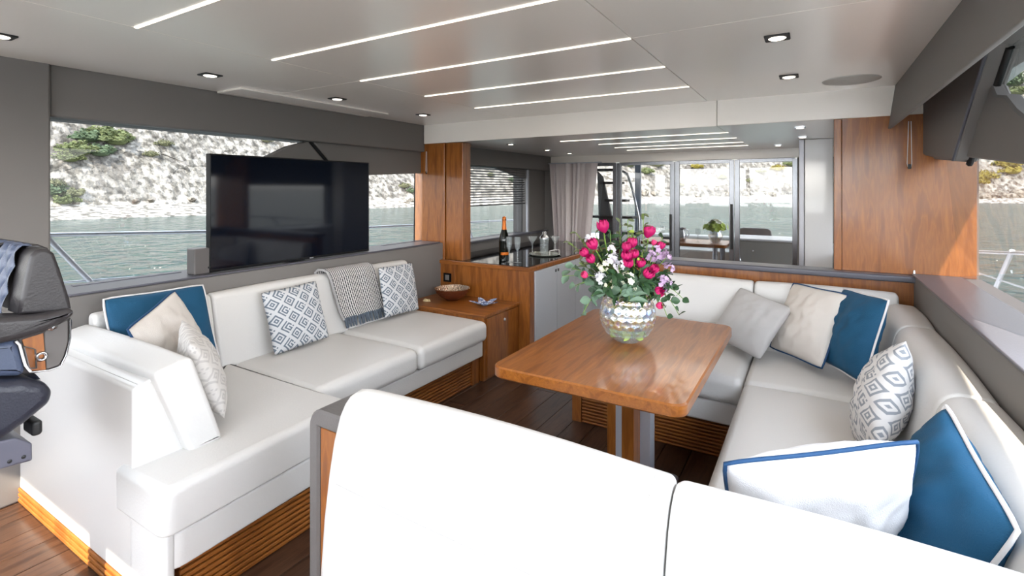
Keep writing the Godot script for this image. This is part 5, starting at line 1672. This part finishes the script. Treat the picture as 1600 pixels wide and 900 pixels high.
func sprig_label(px: int, py: int, gum: bool) -> String:
	if gum:
		if px < 935: return "grey-green eucalyptus sprig trailing from the vase towards the sideboard"
		if px > 1030: return "eucalyptus sprig hanging over the vase towards the dinette sofa"
		return "round eucalyptus leaves lying over the vase lip"
	if py < 375: return "thin leafy sprig rising above the blooms towards the galley counter" if px < 950 else "thin leafy sprig rising above the blooms before the sliding doors"
	if px < 946: return "dark leafy sprig between the magenta trio and the eucalyptus"
	if py > 434: return "broad dark leaves spilling over the vase lip"
	if px > 1026: return "dark leafy sprig among the lilac blossoms"
	return "dark leafy sprig between the magenta and white blossoms"

func stem_mesh(p: Vector3, C: Vector3, r: float) -> Mb:
	var mouth := C + Vector3(0, 0.255, 0) + Vector3(p.x - C.x, 0, p.z - C.z).limit_length(0.062)
	var foot := C + Vector3(0, 0.10, 0) - Vector3(p.x - C.x, 0, p.z - C.z).limit_length(0.03)
	var ctrl := mouth + Vector3(0, maxf(0.07, (p.y - mouth.y) * 0.55), 0) + Vector3(p.x - C.x, 0, p.z - C.z) * 0.35
	var path := []
	stem_pts = []
	for k in 3: path.append(foot.lerp(mouth, k / 3.0) - p)
	for k in 11:
		var t := k / 10.0
		var q := mouth.lerp(ctrl, t).lerp(ctrl.lerp(p, t), t)
		stem_pts.append(q)
		path.append(q - p)
	var m := Mb.new()
	m.tube(path, r, 5)
	return m

func bloom_mesh(petals: int, salt: int) -> ArrayMesh:   # unit radius, opening towards +y
	var m := Mb.new()
	for layer in 2:
		for k in petals:
			var a0 := TAU * (k + 0.5 * layer) / petals + salt
			var half := TAU / petals * 0.75
			var rad := 1.0 - 0.25 * layer
			m.grid(8, 8, func(u, v):
				var side: float = (u * 2 - 1)
				var w: float = sin(PI * clampf(v * 0.86 + 0.10, 0, 1))
				var ang: float = a0 + side * half * lerpf(0.5, 1.0, w)
				var r: float = rad * lerpf(0.18, 1.0, pow(sin(PI * 0.5 * clampf(v * 1.25, 0, 1)), 0.8)) * (1.0 - 0.30 * maxf(0, v - 0.55) / 0.45) - 0.06 * side * side
				var y: float = lerpf(-0.85, 0.95, v) - 0.42 * side * side * v + 0.05 * sin(a0 * 7.0)
				return Vector3(cos(ang) * r, y, sin(ang) * r))
	return m.mesh()

func floret(m: Mb, at: Vector3, n: Vector3, r: float) -> void:
	var b := facing(n, Vector3.UP if absf(n.y) < 0.9 else Vector3.RIGHT)
	for k in 5:
		var a := TAU * k / 5
		var d := b * Vector3(cos(a), sin(a), 0)
		var s := b * Vector3(-sin(a), cos(a), 0)
		var up := b.z
		m.quad(m.v(at), m.v(at + (d * 0.6 + s * 0.42 + up * 0.25) * r), m.v(at + (d * 1.05 + up * 0.35) * r), m.v(at + (d * 0.6 - s * 0.42 + up * 0.25) * r))

func leaf_mesh(wide: float) -> ArrayMesh:   # unit length along +y, cupped
	var m := Mb.new()
	m.grid(4, 8, func(u, v):
		var w: float = wide * pow(sin(PI * clampf(v * 0.96 + 0.02, 0, 1)), 0.75)
		var s: float = u * 2 - 1
		return Vector3(s * w, v, 0.12 * s * s * w / wide - 0.16 * v * v))
	return m.mesh()

# ---------------------------------------------------------------- aft cockpit seen through the doors
func aft_point(px: float, py: float, z: float) -> Vector3:
	var a := atan2(472.0, FOCAL)
	var u := (px - 800.0) / FOCAL
	var k := z / (-cos(a) - u * sin(a))
	return Vector3((-sin(a) + u * cos(a)) * k, EYE - (py - HORIZON) / FOCAL * k, z)

func build_cockpit() -> void:
	var fl := structure("cockpit_floor", "teak cockpit sole outside the sliding doors", "floor")
	for i in 26: part("deck_plank", boxes([[-3.36 + i * 0.16, -3.205 + i * 0.16, -0.02, 0.0, AFT - 0.1, -9.8]]), M.teak_z, fl)
	# transom bench and coaming
	var tr := thing("transom_bench", "white upholstered bench across the stern", "bench", Vector3(-1.4, 0, -9.2))
	var m := Mb.new()
	m.rcuboid(-1.9, 0.35, 0.0, 0.42, 0.3, -0.35, 0.03)
	part("seat", m, M.bar_grey, tr)
	m = Mb.new()
	m.rcuboid(-1.9, 0.35, 0.38, 0.62, -0.15, -0.42, 0.05, 3)
	part("backrest", m, M.bar_grey, tr)
	# wet bar on the right
	var w := thing("cockpit_bar", "grey moulded cockpit bar unit beyond the right sliding door", "cabinet", Vector3(0, 0, -7.6))
	m = Mb.new()
	m.rcuboid(-0.98, 0.2, 0.36, 0.735, 0.0, -0.6, 0.012)
	part("body", m, M.bar_grey, w)
	m = Mb.new()
	m.rcuboid(-1.0, 0.2, 0.735, 0.765, 0.015, -0.62, 0.008)
	part("top", m, M.gelcoat, w)
	for q in [-0.95, 0.13]:
		m = Mb.new()
		m.rcuboid(q, q + 0.04, 0.0, 0.36, -0.03, -0.6, 0.004)
		part("side_support", m, M.bar_grey, w)
	m = Mb.new()
	m.rcuboid(-0.95, 0.17, 0.0, 0.36, -0.56, -0.6, 0.004)
	part("back_board", m, M.bar_grey, w)
	m = Mb.new()
	m.lathe(Vector3.ZERO, [Vector2(0, 0.012), Vector2(0.012, 0.010), Vector2(0.012, 0)], 12)
	var k := part("latch", m, M.steel, w, Vector3(-0.72, 0.60, 0.0))
	k.rotation.x = PI / 2
	var ch := thing("deck_chair", "grey rounded chair back rising behind the cockpit bar", "chair", Vector3(-0.80, 0, -8.75))
	m = Mb.new()
	m.prism(soften([Vector3(-0.23, 0.40, 0), Vector3(0.23, 0.40, 0), Vector3(0.24, 0.835, 0.09), Vector3(-0.24, 0.835, 0.09)]), -0.03, 0.03, Vector3.RIGHT, Vector3.UP, Vector3.BACK, 0.01)
	part("backrest", m, M.grey_leather, ch)
	m = Mb.new()
	m.rcuboid(-0.23, 0.23, 0.38, 0.45, -0.02, -0.42, 0.02)
	part("seat", m, M.grey_leather, ch)
	for s in [[-0.2, -0.03], [0.2, -0.03], [-0.2, -0.38], [0.2, -0.38]]:
		m = Mb.new()
		m.tube([Vector3(s[0], 0, s[1]), Vector3(s[0], 0.39, s[1])], 0.015, 8)
		part("leg", m, M.steel, ch)
	# cockpit table
	var t := thing("cockpit_table", "varnished cockpit table laid for a meal outside the doors", "table", Vector3(-1.45, 0, -7.75))
	m = Mb.new()
	m.prism(round_rect(-0.80, 0.42, -0.35, 0.35, 0.05), 0.63, 0.675, Vector3.RIGHT, Vector3.BACK, Vector3.UP, 0.008)
	part("table_top", m, M.teak_x, t)
	for x in [-0.55, 0.22, 0.32]:
		m = Mb.new()
		m.lathe(Vector3(x, 0, 0), [Vector2(0.11, 0.0), Vector2(0.11, 0.012), Vector2(0.035, 0.02), Vector2(0.035, 0.63)], 20)
		part("column", m, M.steel, t)
	var st := thing("cockpit_lounger", "pale blue-grey cockpit lounge seat below the cockpit table", "seat", Vector3(-1.75, 0, -7.0))
	m = Mb.new()
	m.rcuboid(-0.6, 0.52, 0.0, 0.45, 0.2, -0.22, 0.04, 3)
	part("base_cushion", m, sm(Color(0.62, 0.66, 0.72), 0.6), st)
	var v := thing("cockpit_vase", "glass vase of green and white flowers on the cockpit table", "vase", Vector3(-1.22, 0.675, -7.72))
	m = Mb.new()
	m.lathe(Vector3.ZERO, [Vector2(0, 0.004), Vector2(0.06, 0.0), Vector2(0.095, 0.06), Vector2(0.10, 0.10), Vector2(0.075, 0.16), Vector2(0.08, 0.18)], 24)
	part("glass", m, M.vase, v)
	m = Mb.new()
	for q in 60:
		var d := Vector3(rng.randfn(), absf(rng.randfn()) * 0.8, rng.randfn()).normalized()
		floret(m, Vector3(0, 0.20, 0) + d * Vector3(0.16, 0.11, 0.16) * rng.randf_range(0.5, 1.0), d, 0.045)
	part("leaves", m, M.petal_green, v)
	m = Mb.new()
	for q in 14:
		var d := Vector3(rng.randfn(), absf(rng.randfn()) + 0.3, rng.randfn()).normalized()
		floret(m, Vector3(0, 0.21, 0) + d * Vector3(0.10, 0.11, 0.10), d, 0.05)
	part("blossoms", m, M.petal_cream, v)
	var j := thing("metal_jug", "small steel jug on the cockpit table", "jug", Vector3(-1.68, 0.675, -7.68))
	m = Mb.new()
	m.lathe(Vector3.ZERO, [Vector2(0, 0.002), Vector2(0.05, 0.0), Vector2(0.075, 0.05), Vector2(0.065, 0.12), Vector2(0.05, 0.16), Vector2(0.062, 0.20)], 24)
	part("body", m, M.steel, j)
	m = Mb.new()
	m.tube([Vector3(0.055, 0.18, 0), Vector3(0.10, 0.15, 0), Vector3(0.10, 0.09, 0), Vector3(0.07, 0.06, 0)], 0.007, 8)
	part("handle", m, M.steel, j)
	for q in 4:
		var g := thing("wine_glass", "stemmed wine glass laid on the cockpit table", "glass", [Vector3(-1.98, 0.675, -7.75), Vector3(-1.87, 0.675, -7.9), Vector3(-1.80, 0.675, -7.62), Vector3(-1.45, 0.675, -7.66)][q], "wine glasses on the cockpit table")
		m = Mb.new()
		m.lathe(Vector3.ZERO, [Vector2(0, 0.003), Vector2(0.038, 0.001), Vector2(0.004, 0.008), Vector2(0.004, 0.09), Vector2(0.03, 0.11), Vector2(0.042, 0.15), Vector2(0.034, 0.20)], 20)
		part("bowl_and_stem", m, M.glass_drink, g)
	var b := thing("bottle_rack", "small steel bottle holder standing before the cockpit bar", "rack", Vector3(-0.885, 0, -7.35))
	m = Mb.new()
	m.lathe(Vector3.ZERO, [Vector2(0.0, 0.36), Vector2(0.055, 0.36), Vector2(0.055, 0.50), Vector2(0.04, 0.53), Vector2(0.02, 0.545), Vector2(0.02, 0.58), Vector2(0, 0.58)], 20)
	part("canister", m, M.steel, b)
	m = Mb.new()
	m.rcuboid(-0.07, 0.13, 0.33, 0.36, 0.08, -0.08, 0.005)
	part("shelf", m, M.gelcoat, b)
	m = Mb.new()
	m.tube([Vector3(0, 0, 0), Vector3(0, 0.34, 0)], 0.02, 8)
	part("post", m, M.steel, b)
	# stair to the flybridge
	var s := thing("flybridge_stair", "dark stair with open treads and steel handrail climbing to the flybridge", "stair", Vector3(-2.6, 0, -7.0))
	m = Mb.new()
	var z := -7.0
	m.prism([[934, 268], [942, 276], [958, 345], [962, 440], [936, 440], [937, 360]].map(func(p): var q := aft_point(p[0], p[1], z); return Vector2(q.x + 2.6, q.y)), -0.03, 0.03, Vector3.RIGHT, Vector3.UP, Vector3.BACK, 0.006)
	part("stringer", m, M.stair_grey, s)
	for y in [[266, 934, 968], [286, 940, 972], [313, 948, 980], [338, 928, 992], [362, 945, 1000]]:
		var p0 := aft_point(y[1], y[0], z)
		var p1 := aft_point(y[2], y[0], z)
		m = Mb.new()
		m.rcuboid(p0.x + 2.6, p1.x + 2.6, p0.y - 0.017, p0.y + 0.017, 0.10, -0.12, 0.006)
		part("tread", m, M.trim_dark, s)
	m = Mb.new()
	m.tube([[962, 267], [974, 268], [980, 272], [986, 288], [992, 312], [998, 340], [1000, 420]].map(func(p): return aft_point(p[0], p[1], z + 0.12) + Vector3(2.6, 0, 7.0)), 0.018, 8)
	part("handrail", m, M.steel, s)
	var po := thing("flybridge_post", "blue-grey support post between the stair and the sliding door", "post", aft_point(997, 420, -7.6) * Vector3(1, 0, 1))
	m = Mb.new()
	m.rcuboid(-0.045, 0.045, 0.0, 2.2, 0.03, -0.03, 0.01)
	part("column", m, sm(Color(0.50, 0.55, 0.62), 0.3), po)
